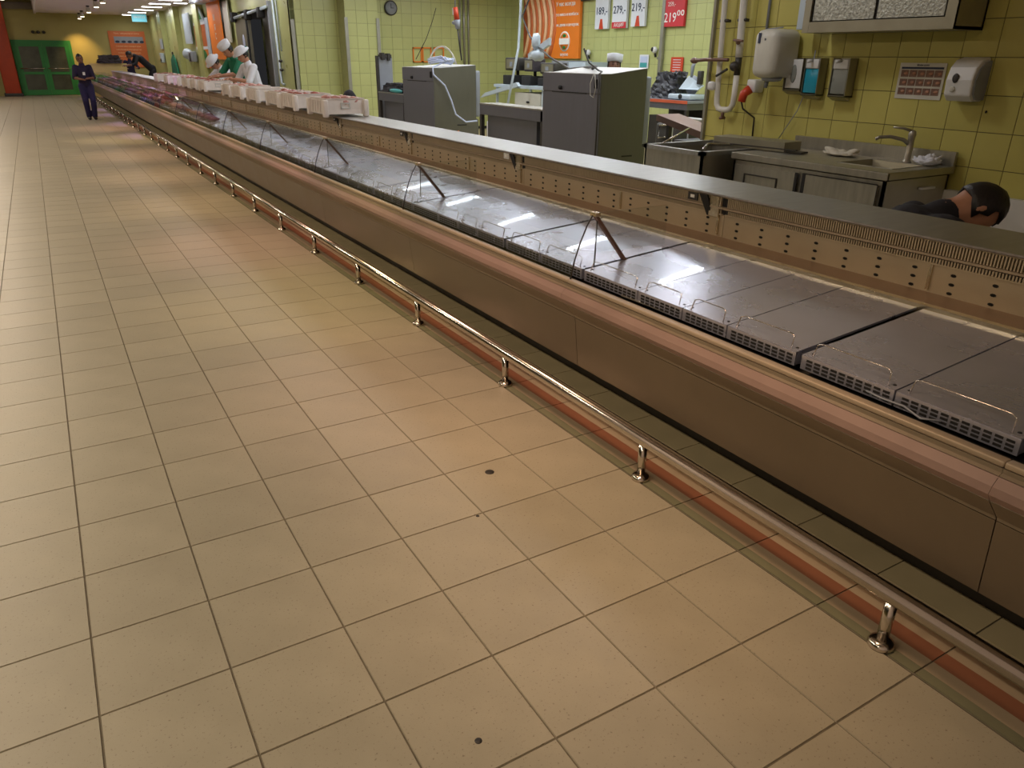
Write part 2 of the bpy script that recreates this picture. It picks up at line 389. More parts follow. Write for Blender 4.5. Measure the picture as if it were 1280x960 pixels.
# far double door
def pane_door(x0, x1):
    t = thing('glass_door', 'green framed double glass door in the far wall', 'door', ((x0+x1)/2, 36.83, 0))
    W = (x1-x0)/2; y0, y1 = -.10, 0
    fr = MB().box((-W, y0, 0), (-W+.10, y1, 2.12)).box((W-.12, y0, 0), (W, y1, 2.12)).box((-W+.1, y0, 2.0), (W-.12, y1, 2.12))
    fr.build('door_frame', M['green'], t)
    for s in (-1, 1):
        a, b_ = (-W+.10, -.002) if s < 0 else (.002, W-.12)
        lf = MB().box((a, -.08, .02), (a+.13, -.03, 2.0)).box((b_-.13, -.08, .02), (b_, -.03, 2.0)).box((a+.13, -.08, .02), (b_-.13, -.03, .22)).box((a+.13, -.08, 1.88), (b_-.13, -.03, 2.0)).box((a+.13, -.08, .82), (b_-.13, -.03, .92))
        l = lf.build('door_leaf', M['green'], t)
        MB().box((a+.13, -.06, .22), (b_-.13, -.045, 1.88)).build('pane', M['doorglass'], l)
        MB().tube([(a+.05, -.13, 1.05), (b_-.05, -.13, 1.05)], .018).box((a+.05, -.13, 1.03), (a+.08, -.05, 1.07)).box((b_-.08, -.13, 1.03), (b_-.05, -.05, 1.07)).build('push_bar', M['wire'], l)
    return t
pane_door(0.0, 2.14)
c = thing('column', 'orange red column standing left of the green door', 'column', (-.30, 36.55, 0))
MB().rbox((-.28, -.28, 0), (.28, .22, 4.4), .03).build('shaft', M['redcol'], c); MB().rbox((-.33, -.33, 0), (.33, .28, .12), .01).build('plinth', M['dark'], c)
d = thing('security_camera', 'small dark cluster of cameras above the green door', 'camera', (1.05, 36.82, 2.42))
for k in (-.18, 0, .2): MB().ell((k, -.08, 0), (.07, .07, .06)).box((k-.02, -.05, .02), (k+.02, .01, .06)).build('camera_head', M['dark'], d)
# far information poster
def poster_my(name, label, cat, x0, x1, z0, z1, y, m, lines=(), th=.02):
    t = thing(name, label, cat, ((x0+x1)/2, y, (z0+z1)/2))
    W, H = (x1-x0)/2, (z1-z0)/2
    MB().box((-W, -th, -H), (W, 0, H)).build('board', m, t)
    return t, W, H
t, W, H = poster_my('wall_poster', 'large orange poster with a photo strip on the far wall', 'poster', 3.62, 5.05, 1.1, 2.53, 36.83, M['orange2'])
MB().box((-.52, -.03, .24), (.62, -.021, .5)).build('photo_strip', M['greyplastic'], t)
for k in range(5): MB().ell((-.4+k*.24, -.034, .3), (.09, .004, .05)).build('photo_shape', M['ink'], t)
text_mesh('lettering', 'Полуфабрикаты из мяса', M['cream'], t, (0, -.031, .62), ROT_MY, .085)
for k, s in enumerate(['Свежее мясо каждый день', 'собственное производство', 'охлажденная продукция', 'только натуральное сырье']):
    text_mesh('lettering', s, M['cream'], t, (0, -.031, .12-k*.13), ROT_MY, .075)
# exit sign hanging
t = thing('exit_sign', 'small lit blue green sign hanging below the ceiling lamps', 'sign', (4.62, 33.9, 2.95))
MB().box((-.27, -.03, -.14), (.27, .03, .14)).build('sign_box', M['screenblue'], t); MB().tube([(-.2, 0, .13), (-.2, 0, .2)], .01).tube([(.2, 0, .13), (.2, 0, .2)], .01).build('hanger', M['dark'], t)
text_mesh('lettering', 'ВЫХОД', M['whiteink'], t, (0, -.032, .03), ROT_MY, .11)
# ceiling fixtures
fix_spots = [(2.62, y, 3.08) for y in (26.5, 30.2, 34.0, 36.0)]
t0 = None
def ceiling_spot(loc, label, group):
    global t0
    if t0 is None:
        t0 = thing('ceiling_spotlight', label, 'spotlight', loc, 0, group)
        MB().box((-.05, -.08, .03), (.05, .08, .07)).tube([(0, 0, .04), (0, 0, -.03)], .012).build('bracket', M['dark'], t0)
        MB().lathe((0, 0, -.15), [(.05, 0), (.075, .02), (.07, .14), (.03, .17)]).build('housing', M['offwhite'], t0)
        MB().lathe((0, 0, -.155), [(.01, 0), (.062, .0), (.062, .012)]).build('lamp', M['ledwarm'], t0); return t0
    o = copy_tree(t0); o.location = loc; tag(o, label, 'spotlight', group); return o
for i, l in enumerate(fix_spots):
    ceiling_spot(l, 'warm round spotlight under the far ceiling, %s of its row from the near end' % ORD[i], 'far ceiling spotlights')
    if i: pass
for i, l in enumerate([(.35, 33.5, 3.75), (.05, 36.0, 3.75)][:2]):
    o = ceiling_spot(l, ['brighter round spotlight above the green door, right of the pair', 'left round spotlight above the green door'][i], 'spotlights over the door')
    o.scale = (1.5, 1.5, 1.5)
    MB().tube([(0, 0, .05), (0, 0, .5)], .01).build('cord', M['dark'], o)
for x, y, z in SPOTS:
    o = ceiling_spot((x, y, 3.06), 'warm ceiling spotlight over the floor beside the rail, %s from the near end' % ORD[SPOTS.index((x, y, z))], 'counter track spotlights')
spot_light('far_wall_light', (2.45, 35.9, 2.85), (2.45, 36.8, 1.3), 130, (1, .62, .22), 75, .9)
f0 = None
def strip(x, y, L_, label, group):
    global f0
    if f0 is None:
        f0 = thing('ceiling_light', label, 'ceiling light', (x, y, 3.15), 0, group)
        MB().box((-.5, -.11, -.035), (.5, .11, 0)).build('tray', M['white'], f0)
        MB().rbox((-.48, -.07, -.05), (.48, .07, -.034), .006).build('diffuser', M['led'], f0); o = f0
    else: o = copy_tree(f0); o.location = (x, y, 3.15); tag(o, label, 'ceiling light', group)
    o.scale = (L_, 1, 1); return o
for i, (x, y) in enumerate(TUBES): strip(x, y, .66, 'bright strip lamp above the worktop, %s rung of the ceiling row from the near end' % ORD[i], 'ladder of strip lamps on the ceiling')
for i, (x, y) in enumerate(KTUBES): strip(x, y, 1.2, 'strip lamp on the prep room ceiling, %s in the %s row' % (ORD[i % 5], ['left', 'right'][i//5]), 'prep room strip lamps')
strip(5.0, 26.0, .4, 'short white lamp beside the corridor wall under the ceiling', 'corridor lamp').rotation_euler = (0, 0, 0)
# aisle tube housings
for i, y in enumerate(AISLE_Y):
    t = thing('aisle_and_fill_lamp', 'short tube lamp hanging over the aisle, %s from the near end' % ORD[i], 'ceiling light', (-1.05, y, 3.2), 0, 'aisle tube lamps')
    MB().box((-.1, -.25, -.05), (.1, .25, .04)).build('housing', M['white'], t)
    MB().tube([(0, -.15, .04), (0, -.15, 1.3)], .008).tube([(0, .15, .04), (0, .15, 1.3)], .008).build('hanger', M['dark'], t)
for i, y in enumerate(FAR_FILL_Y):  # housings of the added far lamps, out of view
    t = thing('aisle_and_fill_lamp', 'added unseen lamp over the far part of the aisle, %s from the near end' % ORD[i], 'ceiling light', (-1.6, y, 3.75), 0, 'added far aisle lamps')
    MB().box((-.2, -.7, -.1), (.2, .7, .0)).build('housing', M['white'], t)
    MB().tube([(0, -.5, 0), (0, -.5, .75)], .008).tube([(0, .5, 0), (0, .5, .75)], .008).build('hanger', M['dark'], t)
# ================================================================== FLOOR RAIL
posts = [-3.44, -2.33, -1.215, -.107, 1.007, 2.13]+[2.13+1.105*k for k in range(1, 29)]
t = thing('bumper_rail', 'long polished steel tube rail on short posts along the counter foot', 'rail', (2.355, 0, 0))
MB().tube([(0, -3.05, .184), (0, 33.1, .184)], .027, 20).build('tube', M['rail_steel'], t)
pp = None
for y in posts[2:]:
    if pp is None:
        pp = MB().tube([(0, 0, .02), (0, 0, .165)], .0175, 16).build('post', M['rail_steel'], t)
        MB().lathe((0, 0, 0), [(.037, 0), (.039, .008), (.034, .02), (.020, .026)], 18).build('foot_ring', M['rail_steel'], pp); o = pp
    else: o = copy_tree(pp, t)
    o.location = (0, y, 0)
for q, r_, lab in (((612, 590), .020, 'dark round hole in a beige floor tile between the rail and the aisle'), ((598, 926), .010, 'small dark spot on the floor tile at the bottom middle of the view'), ((597, 645), .007, 'tiny dark speck by a floor joint below the round hole')):
    p = at(q[0], q[1], 2, 0)
    tag(MB().lathe((p.x, p.y, .0), [(r_, 0), (r_*.9, .0012)], 14).build('floor_spot', M['dark']), lab, 'spot')
# ================================================================== DISPLAY COUNTER
UL = 1.875; Y0 = .495
front_prof = [(2.45, .275), (2.422, .515), (2.352, .598), (2.336, .622), (2.343, .64), (2.362, .664), (2.376, .668), (2.376, .684), (2.384, .700), (2.404, .700), (2.404, .655), (2.47, .53), (2.50, .275)]
def make_unit():
    u = thing('display_counter', 'x', 'counter', (0, 0, 0))
    g = .0015
    MB().box((2.80, 0, 0), (3.62, UL, .27)).build('plinth', M['dark'], u)
    f = MB().prism_y([front_prof[0], front_prof[1], (2.46, .515), (2.49, .275)], g, UL-g); f.build('front_panel', M['panel'], u)
    MB().prism_y([(2.422, .517), (2.418, .528), (2.352, .598), (2.36, .606), (2.46, .53)], g, UL-g).build('front_bumper', M['ledge'], u)
    MB().prism_y([(2.352, .600), (2.336, .622), (2.343, .642), (2.362, .664), (2.40, .664), (2.40, .60)], .0005, UL-.0005).build('ledge', M['ledge_pink_light'], u)
    MB().prism_y([(2.362, .666), (2.372, .672), (2.372, .684), (2.40, .684), (2.40, .664)], .0005, UL-.0005).build('channel', M['ledge'], u)
    MB().rbox((2.372, .0005, .685), (2.405, UL-.0005, .702), .004).build('glass_rail', M['beige_trim'], u)
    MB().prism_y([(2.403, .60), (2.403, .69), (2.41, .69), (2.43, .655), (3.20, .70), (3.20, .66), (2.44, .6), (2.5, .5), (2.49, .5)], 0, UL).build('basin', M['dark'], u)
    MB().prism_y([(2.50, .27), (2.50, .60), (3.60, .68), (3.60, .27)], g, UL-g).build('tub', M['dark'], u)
    # deck trays
    E_ = [0, .357, .695, 1.008, 1.237, 1.50, 1.823+.052]
    G_ = [.026, .004, .022, .003, .003, .003, .010]
    for i in range(6):
        a = E_[i]+G_[i]/2+.001; b_ = E_[i+1]-G_[i+1]/2-.001
        tr = MB()
        tr.hexa([(2.462, a, .728), (3.10, a, .782), (3.10, b_, .782), (2.462, b_, .728)], [(2.458, a, .736), (3.10, a, .790), (3.10, b_, .790), (2.458, b_, .736)])
        tr.box((2.458, a, .688), (2.466, b_, .734))
        tr.box((2.466, a, .690), (3.09, a+.003, .735)).box((2.466, b_-.003, .690), (3.09, b_, .735))
        n = max(4, int((b_-a)/.03))
        for r_ in range(3):
            for k in range(n):
                yy = a+.012+(b_-a-.024)*k/n
                tr.box((2.4565, yy, .694+r_*.012), (2.4585, yy+(b_-a-.024)/n*.72, .701+r_*.012), 1)
        for yy in (a+.02, b_-.02): tr.lathe((2.487, yy, .7385), [(.006, 0), (.004, .002)], 8, 1)
        T = tr.build('deck_tray', [M['deck'], M['black']], u)
        h0, h1 = a+.03, b_-.03
        hd = MB().tube([(2.470, h0, .737), (2.482, h0+.004, .775), (2.486, h0+.02, .780), (2.486, h1-.02, .780), (2.482, h1-.004, .775), (2.470, h1, .737)], .0022, 6)
        hd.build('wire_handle', M['wire'], T)
    # black gap profile under the joints
    MB().box((3.085, 0, .74), (3.115, UL, .803)).build('divider_strip', M['strip'], u)
    MB().box((3.115, 0, .70), (3.31, UL, .790)).build('well_base', M['well'], u)
    # perforated back panel
    bp = MB().box((3.30, g, .77), (3.32, UL-g, .900))
    for r_ in range(3):
        for k in range(12):
            yy = .10+k*.1525
            bp.box((3.2985, yy, .800+r_*.034), (3.3005, yy+.020, .807+r_*.034), 1)
            bp.box((3.2985, yy+.004, .798+r_*.034), (3.3005, yy+.016, .809+r_*.034), 1)
    bp.build('back_panel', [M['backp'], M['black']], u)
    for yy in (.03, .80):
        MB().box((3.292, yy, .80), (3.300, yy+.012, .905)).build('mounting_strip', M['strip'], u)
    MB().prism_y([(3.30, .922), (3.283, .928), (3.283, .936), (3.30, .940)], g, UL-g).build('lower_lip', M['beige_trim'], u)
    MB().box((3.299, g, .900), (3.303, UL-g, .922)).box((3.297, g, .940), (3.303, UL-g, .986)).build('vent_back', M['black'], u)
    sl = MB(); n = 160
    for k in range(n):
        yy = .02+(UL-.04)*k/n; sl.box((3.284, yy, .939), (3.298, yy+.0052, .987))
        sl.box((3.293, yy, .903), (3.300, yy+.0058, .922))
    sl.box((3.290, .01, .898), (3.300, UL-.01, .904))
    tag(sl.build('vent_slats', M['backp'], u), kind='stuff')
    MB().box((3.60, g, .10), (3.64, UL-g, .985)).build('rear_panel', M['steel'], u)
    return u
unit0 = make_unit()
units = []
NU = 20
names = ['frontmost counter unit in view with bare steel deck trays', 'second counter unit, its bare deck trays without a glass screen', 'third counter unit where the curved glass screen begins', 'fourth counter unit under the second glass screen',
         'fifth counter unit, behind the nearest crate', 'sixth counter unit, below the second and third crates']
for k in range(NU):
    u = unit0 if k == 0 else copy_tree(unit0)
    u.location = (0, Y0+UL*(k-2), 0); units.append(u)
    if k < 6: tag(u, names[k], 'counter', 'steel display counter row')
    elif k < 10: tag(u, 'steel display counter unit alongside the crates, %s from the near end' % ORD[k], 'counter', 'steel display counter row')
    else: tag(u, 'far counter unit filled with meat, %s from the near end' % ORD[k], 'counter', 'steel display counter row')
YEND = Y0+UL*(NU-2)
# dark post gap in the back wall between the units, sockets
for k, lab in ((1, 'nearest'), (2, 'second'), (3, 'third'), (4, 'fourth')):
    y = Y0+UL*(k-1)+.075
    MB().hexa([(3.288, y, .885), (3.288, y+.035, .885), (3.299, y+.035, .885), (3.299, y, .885)], [(3.272, y+.03, .986), (3.272, y+.085, .986), (3.299, y+.085, .986), (3.299, y+.03, .986)]).build('gap_cover', M['black'], units[k+1-0 if k+1 < NU else k])
    ob = bpy.data.objects[-1] if False else None
for k in range(1, 5):
    u = units[k+1]
    for ch in u.children:
        if ch.name.startswith('gap_cover'): ch.location = (0, -u.location.y, 0)
    s = MB().box((3.278, .175, .945), (3.298, .245, .983)).build('socket_plate', M['dark'] if k != 2 else M['white'], u)
    MB().box((3.274, .195, .957), (3.279, .222, .972)).build('socket', M['whiteink'], s)
    MB().box((3.284, -.03+.06, .885), (3.300, .055+.04, .985)).build('cover_plate', M['strip'], u)
# continuous worktop
t = thing('worktop', 'long brushed steel service worktop running behind the display wells', 'worktop', (3.46, 0, 1.0))
w = MB().prism_y([(-.19, -.012), (-.196, -.006), (-.19, 0), (.20, 0), (.20, -.03), (.19, -.03), (-.15, -.013), (-.178, -.013)], Y0-2*UL, YEND)
w.build('top_sheet', M['worktop'], t)
MB().box((-.186, Y0-2*UL, -.0145), (-.170, YEND, -.0125)).build('front_fold', M['strip'], t)
# glass screens
def make_screen(u):
    prof = [(2.390, .700), (2.408, .78), (2.436, .86), (2.468, .93), (2.500, .980)]
    gp = MB(); th = .004
    for (xa, za), (xb, zb) in zip(prof[:-1], prof[1:]):
        gp.hexa([(xa, .004, za), (xb, .004, zb), (xb+th, .004, zb-.001), (xa+th, .004, za-.001)], [(xa, UL-.004, za), (xb, UL-.004, zb), (xb+th, UL-.004, zb-.001), (xa+th, UL-.004, za-.001)])
    s = gp.build('glass_screen', M['glass'], u)
    MB().tube([(x-.001, .002, z) for x, z in prof], .0035, 6).build('pane_seal', M['dark'], s)
    MB().hexa([(2.675, -.012, .756), (2.690, -.012, .757), (2.690, .012, .757), (2.675, .012, .756)], [(2.498, -.012, .972), (2.513, -.012, .974), (2.513, .012, .974), (2.498, .012, .972)]).build('bracket_arm', M['brown'], s)
    MB().tube([(2.52, .0, .965), (2.515, .0, .742)], .0028, 6).build('support_rod', M['dark'], s)
    MB().rbox((2.492, -.02, .968), (2.522, .02, .986), .003).build('clamp', M['strip'], s)
    MB().box((2.500, .006, .979), (2.925, .011, .982)).box((2.52, .006, .80), (2.93, .011, .979)).build('end_pane', M['glass'], s)
    return s
s0 = make_screen(units[2])
for k in range(3, NU): copy_tree(s0, units[k])
# cable and pale film lying on the nearest trough edge
tag(MB().tube([at(1080, 487, 2, .70), at(1100, 497, 2, .705), at(1130, 508, 2, .706), at(1150, 523, 2, .704), at(1180, 527, 2, .70)], .003, 6).build('loose_cable', M['greyplastic']), 'pale thin cable lying in the front trough of the counter', 'cable')
tag(MB().hexa([at(776, 370, 2, .69), at(884, 411, 2, .69), at(893, 402, 2, .69), at(785, 361, 2, .69)], [p+Vector((0, 0, .004)) for p in (at(776, 370, 2, .69), at(884, 411, 2, .69), at(893, 402, 2, .69), at(785, 361, 2, .69))]).build('cardboard_strip', M['sinksteel']), 'tan strip lying in the trough below the deck trays', 'strip')
# ================================================================== CRATES ON THE WORKTOP
def crate(x, y, rz, label, meat, dark=False):
    t = thing('plastic_crate', label, 'crate', (x, y, 1.0), rz, 'milky plastic crates on the worktop')
    W, D, H, w_ = .225, .285, .185, .006
    b = MB()
    def ring(z0, z1, e0, e1):
        b.hexa([(-W+e0, -D+e0, z0), (W-e0, -D+e0, z0), (W-e0, -D+e0+w_, z0), (-W+e0, -D+e0+w_, z0)], [(-W+e1, -D+e1, z1), (W-e1, -D+e1, z1), (W-e1, -D+e1+w_, z1), (-W+e1, -D+e1+w_, z1)])
        b.hexa([(-W+e0, D-e0-w_, z0), (W-e0, D-e0-w_, z0), (W-e0, D-e0, z0), (-W+e0, D-e0, z0)], [(-W+e1, D-e1-w_, z1), (W-e1, D-e1-w_, z1), (W-e1, D-e1, z1), (-W+e1, D-e1, z1)])
        b.hexa([(-W+e0, -D+e0, z0), (-W+e0+w_, -D+e0, z0), (-W+e0+w_, D-e0, z0), (-W+e0, D-e0, z0)], [(-W+e1, -D+e1, z1), (-W+e1+w_, -D+e1, z1), (-W+e1+w_, D-e1, z1), (-W+e1, D-e1, z1)])
        b.hexa([(W-e0-w_, -D+e0, z0), (W-e0, -D+e0, z0), (W-e0, D-e0, z0), (W-e0-w_, D-e0, z0)], [(W-e1-w_, -D+e1, z1), (W-e1, -D+e1, z1), (W-e1, D-e1, z1), (W-e1-w_, D-e1, z1)])
    ring(.03, H, 0.004, .018); b.box((-W+.004, -D+.004, .03), (W-.004, D-.004, .036))
    b.build('crate_shell', M['crate'], t)
    r_ = MB()
    for a, c_ in (((-W, -D), (W, -D+.02)), ((-W, D-.02), (W, D)), ((-W, -D), (-W+.02, D)), ((W-.02, -D), (W, D))):
        r_.box((a[0]+.008, a[1]+.008, H-.004), (c_[0]-.004, c_[1]-.004, H+.004))
    r_.build('rim', M['crate'], t)
    for sx in (-1, 1):
        for sy_ in (-1, 1):
            MB().rbox((sx*W-.028, sy_*D-.034, .0005), (sx*W+.028, sy_*D+.034, H-.01), .012).build('foot_column', M['crate'], t)
    for sy_ in (-1, 1):
        h = MB().box((-.05, sy_*(D-.006)-.008, .085), (.05, sy_*(D-.006)+.008, .096)).box((-.05, sy_*(D-.006)-.008, .134), (.05, sy_*(D-.006)+.008, .145)).box((-.05, sy_*(D-.006)-.008, .085), (-.04, sy_*(D-.006)+.008, .145)).box((.04, sy_*(D-.006)-.008, .085), (.05, sy_*(D-.006)+.008, .145))
        h.build('handle_frame', M['white'], t)
    for sx in (-1, 1):
        for k in range(5): rib = MB().box((sx*W-.004, -.19+k*.09, .04), (sx*W+.004, -.17+k*.09, .165)); rib.build('side_rib', M['crate'], t)
    if meat:
        mb = MB()
        for k in range(14):
            mb.ell((random.uniform(-.15, .15), random.uniform(-.22, .22), .150+random.uniform(-.01, .035)), (.06, .075, .03), 0, 1, jit=.12)
        tag(mb.build('meat_fill', M['meat_pink' if meat == 1 else 'meat_red'], t), kind='stuff')
    return t
CR = [(6.395, 'nearest and largest milky crate on the worktop, handle facing the camera', 1), (7.55, 'second milky crate from the front on the worktop', 2), (8.25, 'third milky crate from the front, meat heaped above its rim', 2),
      (9.35, 'fourth milky crate from the front on the worktop', 0), (10.35, 'fifth milky crate from the front, just before the staff', 1), (11.1, 'sixth milky crate, right beside the white shirted workers', 1),
      (13.2, 'first milky crate beyond the sausages', 2), (14.1, 'second milky crate beyond the sausages', 2), (15.0, 'third milky crate beyond the sausages', 2), (16.2, 'fourth milky crate beyond the sausages', 1), (17.6, 'second last milky crate at the far end of the row', 1), (19.3, 'last milky crate at the far end of the row', 2)]
for i, (y, lab, mt) in enumerate(CR):
    crate(3.345, y, random.uniform(-.03, .03), lab, mt)
# dark lump on the wall side of the first crate, sausages before the staff
for k in range(10):
    tag(MB().tube([(3.16+.02*k % .3, 11.75+.07*k, 1.03), (3.30, 11.78+.07*k, 1.04+.02*(k % 3)), (3.52, 11.72+.07*k, 1.03)], [.02, .028, .02], 8).build('sausage', M['sausage']),
        'golden brown sausage lying on the worktop in front of the staff', 'sausage', 'sausages on the worktop')
# ================================================================== MEAT IN THE FAR COUNTER
protoM = []
for k, mm in enumerate(['meat_red', 'meat_pink', 'meat_purple']):
    mb = MB(); mb.ell((0, 0, .03), (.10, .07, .032), 0, 2, jit=.10)
    mb.ell((.05, .02, .045), (.05, .045, .025), 0, 1, jit=.1)
    protoM.append(mb)
pm = [None]*3
tray0 = None
yy = 9.6; n = 0
while yy < 31:
    for col in range(3):
        k = random.randrange(3)
        if pm[k] is None: o = protoM[k].build('meat_cut', M[['meat_red', 'meat_pink', 'meat_purple'][k]]); pm[k] = o
        else: o = link(pm[k].copy())
        x = 2.60+col*.19
        if yy < 15 and col > 0: x = 2.56+col*.02
        o.location = (x, yy+random.uniform(-.04, .04), .7365+(x-2.46)*.085); o.rotation_euler = (0, 0, random.uniform(0, 3)); s_ = random.uniform(.8, 1.15); o.scale = (s_, s_, s_)
        tag(o, ['red', 'pink', 'dark purple'][k]+' cut of meat lying in the far part of the display counter', 'meat', ['red', 'pink', 'dark purple'][k]+' meat cuts')
        if yy < 15: break
    yy += .26+.012*(yy-9)
for i, y in enumerate((17, 20.5, 24, 26.5, 30.2, 34)):
    spot_light('meat_light', (2.62, y, 2.9), (2.85, y-.4, .75), 240, (.66, .42, 1), 50, .8)
    if y < 26: ceiling_spot((2.62, y, 3.08), 'spotlight with violet light over the far meat display, %s from the near end' % ORD[i], 'violet display spotlights')
# end of the counter
t = thing('end_display', 'pale yellow board standing behind the far end of the counter', 'board', (3.3, 34.75, 0))
MB().box((-.72, -.06, .0), (.62, .06, 1.26)).build('board', M['pale_yellow'], t); MB().box((-.74, -.08, 1.22), (.64, .08, 1.27)).build('top_rail', M['pale_yellow'], t)
# ================================================================== SINK CORNER
def sink_cabinet():
    t = thing('sink_cabinet', 'stainless steel sink cabinet under the soap dispensers', 'sink cabinet', (5.38, 1.03, 0))
    L_, D_ = 1.43, .79
    body = MB().box((.02, .02, .08), (.04, L_-.02, .84)).box((.02, .02, .08), (D_-.02, .04, .84)).box((.02, L_-.04, .08), (D_-.02, L_-.02, .84)).box((.02, .02, .08), (D_-.02, L_-.02, .10)).box((D_-.04, .02, .08), (D_-.02, L_-.02, .84))
    body.build('carcass', M['sinksteel'], t)
    for x in (.06, D_-.06):
        for y in (.06, L_-.06): MB().tube([(x, y, 0), (x, y, .09)], .018, 10).build('leg', M['dark'], t)
    bx0, bx1, by0, by1 = .22, .62, .12, .56
    top = MB().box((0, 0, .862), (bx0, L_, .9)).box((bx1, 0, .862), (D_, L_, .9)).box((bx0, 0, .862), (bx1, by0, .9)).box((bx0, by1, .862), (bx1, L_, .9))
    top.box((-.002, -.002, .85), (.02, L_, .9)).box((0, -.002, .85), (D_, .02, .9))
    top.build('counter_top', M['sinksteel'], t, .004)
    MB().box((D_-.03, 0, .9), (D_, L_, 1.0)).build('backsplash', M['sinksteel'], t)
    bs = MB().hexa([(bx0+.04, by0+.04, .72), (bx1-.04, by0+.04, .72), (bx1-.04, by1-.04, .72), (bx0+.04, by1-.04, .72)], [(bx0, by0, .90), (bx1, by0, .90), (bx1, by1, .90), (bx0, by1, .90)])
    bs.f.pop(1); bs.m.pop(1); bs.sm.pop(1)
    bs.build('basin', M['olive_steel'], t)
    MB().box((bx0-.01, by0-.01, .899), (bx1+.01, by0, .904)).box((bx0-.01, by1, .899), (bx1+.01, by1+.01, .904)).box((bx0-.01, by0, .899), (bx0, by1, .904)).box((bx1, by0, .899), (bx1+.01, by1, .904)).build('basin_rim', M['worktop'], t)
    d1 = MB().box((-.004, .06, .12), (.018, .66, .81)).build('door', M['sinksteel'], t)
    MB().box((-.006, .055, .12), (-.002, .060, .815)).box((-.006, .66, .12), (.0, .69, .82)).box((-.006, .055, .812), (-.002, .66, .820)).build('door_shadow_gap', M['black'], d1)
    d2 = MB().box((-.004, .76, .12), (.018, L_-.06, .81)).build('door', M['sinksteel'], t)
    MB().box((-.006, .735, .12), (0, .758, .815)).build('door_shadow_gap', M['black'], d2)
    MB().box((-.012, .92, .55), (-.004, .93, .74)).box((-.012, 1.25, .55), (-.004, 1.26, .74)).box((-.012, .92, .74), (-.004, 1.26, .75)).build('door_recess', M['dark'], d2)
    MB().rbox((.42, -.012, .76), (.58, .02, .775), .003).build('towel_hook', M['paper'], t)
    return t
sink_cabinet()
# faucet
t = thing('faucet', 'grey metal single lever faucet at the sink', 'faucet', (6.04, 1.33, .9))
MB().lathe((0, 0, 0), [(.034, 0), (.032, .012), (.024, .02), (.024, .17), (.028, .2), (.024, .225), (.008, .235)], 16).build('body', M['sinksteel'], t)
MB().tube([(0, .0, .13), (-.05, .03, .165), (-.12, .09, .185), (-.18, .14, .18), (-.20, .155, .165)], [.016, .014, .013, .012, .012], 10).build('spout', M['sinksteel'], t)
MB().tube([(0, 0, .225), (-.05, .04, .245), (-.11, .09, .252)], [.012, .009, .007], 8).build('lever', M['sinksteel'], t)
def rag(loc, s, label, m):
    from mathutils import noise
    bm = bmesh.new(); bmesh.ops.create_icosphere(bm, subdivisions=4, radius=1)
    for v in bm.verts:
        q = v.co.copy(); n = abs(noise.noise(q*1.6+Vector(loc)*9))*1.1+abs(noise.noise(q*3.2+Vector(loc)*5))*.2; k = .75+.6*n
        z = (q.z*.5+.5)*s[2]*(.5+1.1*n); v.co = Vector((q.x*s[0]*k, q.y*s[1]*k, max(0, z)))
    mb = MB(); mb.bm(bm, 0, True); o = mb.build('rag', m); o.location = loc; return tag(o, label, 'cloth')
rag((5.98, 1.86, .9), (.10, .16, .05), 'crumpled cream cloth behind the sink basin, left of the faucet', M['cloth'])
rag((6.03, 1.165, .9), (.08, .10, .08), 'crumpled white cloth to the right of the faucet', M['whitecloth'])
# low steel container beside the sink cabinet with bread slicer lid
t = thing('steel_container', 'open topped steel container left of the sink cabinet', 'container', (5.12, 2.53, 0))
W_, D_, H_ = .82, .72, .90
MB().box((0, 0, .12), (.02, D_, H_)).box((W_-.02, 0, .12), (W_, D_, H_)).box((0, 0, .12), (W_, .02, H_)).box((0, D_-.02, .12), (W_, D_, H_)).box((0, 0, .12), (W_, D_, .5)).build('body', M['sinksteel'], t)
MB().box((-.01, -.01, H_-.03), (.035, D_+.01, H_+.004)).box((W_-.03, -.01, H_-.03), (W_+.01, D_+.01, H_+.004)).box((-.01, -.01, H_-.03), (W_, .04, H_+.004)).box((-.01, D_-.035, H_-.03), (W_, D_+.01, H_+.004)).build('rim', M['worktop'], t)
MB().tube([(.1, .1, H_+.01), (.3, .25, H_+.03), (.55, .2, H_+.02), (.7, .1, H_+.012)], .012, 8).build('bent_handle', M['wire'], t)
for x in (.05, W_-.05):
    for y in (.05, D_-.05): MB().tube([(x, y, 0), (x, y, .13)], .02, 8).build('leg', M['dark'], t)
t = thing('flat_box', 'brownish steel tray lid lying across the container and cabinet', 'lid', (5.78, 2.52, .905), .12)
MB().box((-.10, -.30, 0), (.14, .42, .075)).build('lid', M['olive_steel'], t); MB().box((-.12, .40, .02), (-.09, -.42, .028)).box((-.10, -.46, .0), (.0, -.30, .012)).build('lip', M['dark'], t)
# wall pieces on the partition, x = 6.197
WX = 6.196
t = thing('water_pipe', 'white water pipes bent in a U on the yellow tiled wall', 'pipe', (6.11, 3.3, 0))
MB().tube([(0, .16, 3.1), (0, .15, 2.1), (0, .118, 1.27), (0, .11, 1.21), (0, .085, 1.175), (0, .05, 1.165), (0, -.03, 1.165), (0, -.07, 1.18), (0, -.095, 1.22), (0, -.10, 1.30), (0, -.10, 1.47)], .027, 12).build('pipe_run', M['pipe'], t)
MB().tube([(0, -.10, 1.62), (0, -.095, 1.74), (0, -.08, 2.1), (0, -.075, 3.1)], .034, 12).build('pipe_run', M['pipe'], t)
MB().tube([(0, .02, 1.165), (0, .02, 1.08)], .016, 8).tube([(-.03, .02, 1.09), (.03, .02, 1.09)], .014, 8).build('drain_tap', M['brown'], t)
MB().tube([(0, -.10, 1.47), (0, -.10, 1.64)], .030, 10).ell((-.03, -.09, 1.545), (.045, .05, .045)).tube([(-.05, -.02, 1.52), (-.06, .10, 1.46)], .012, 8).build('valve', M['dark'], t)
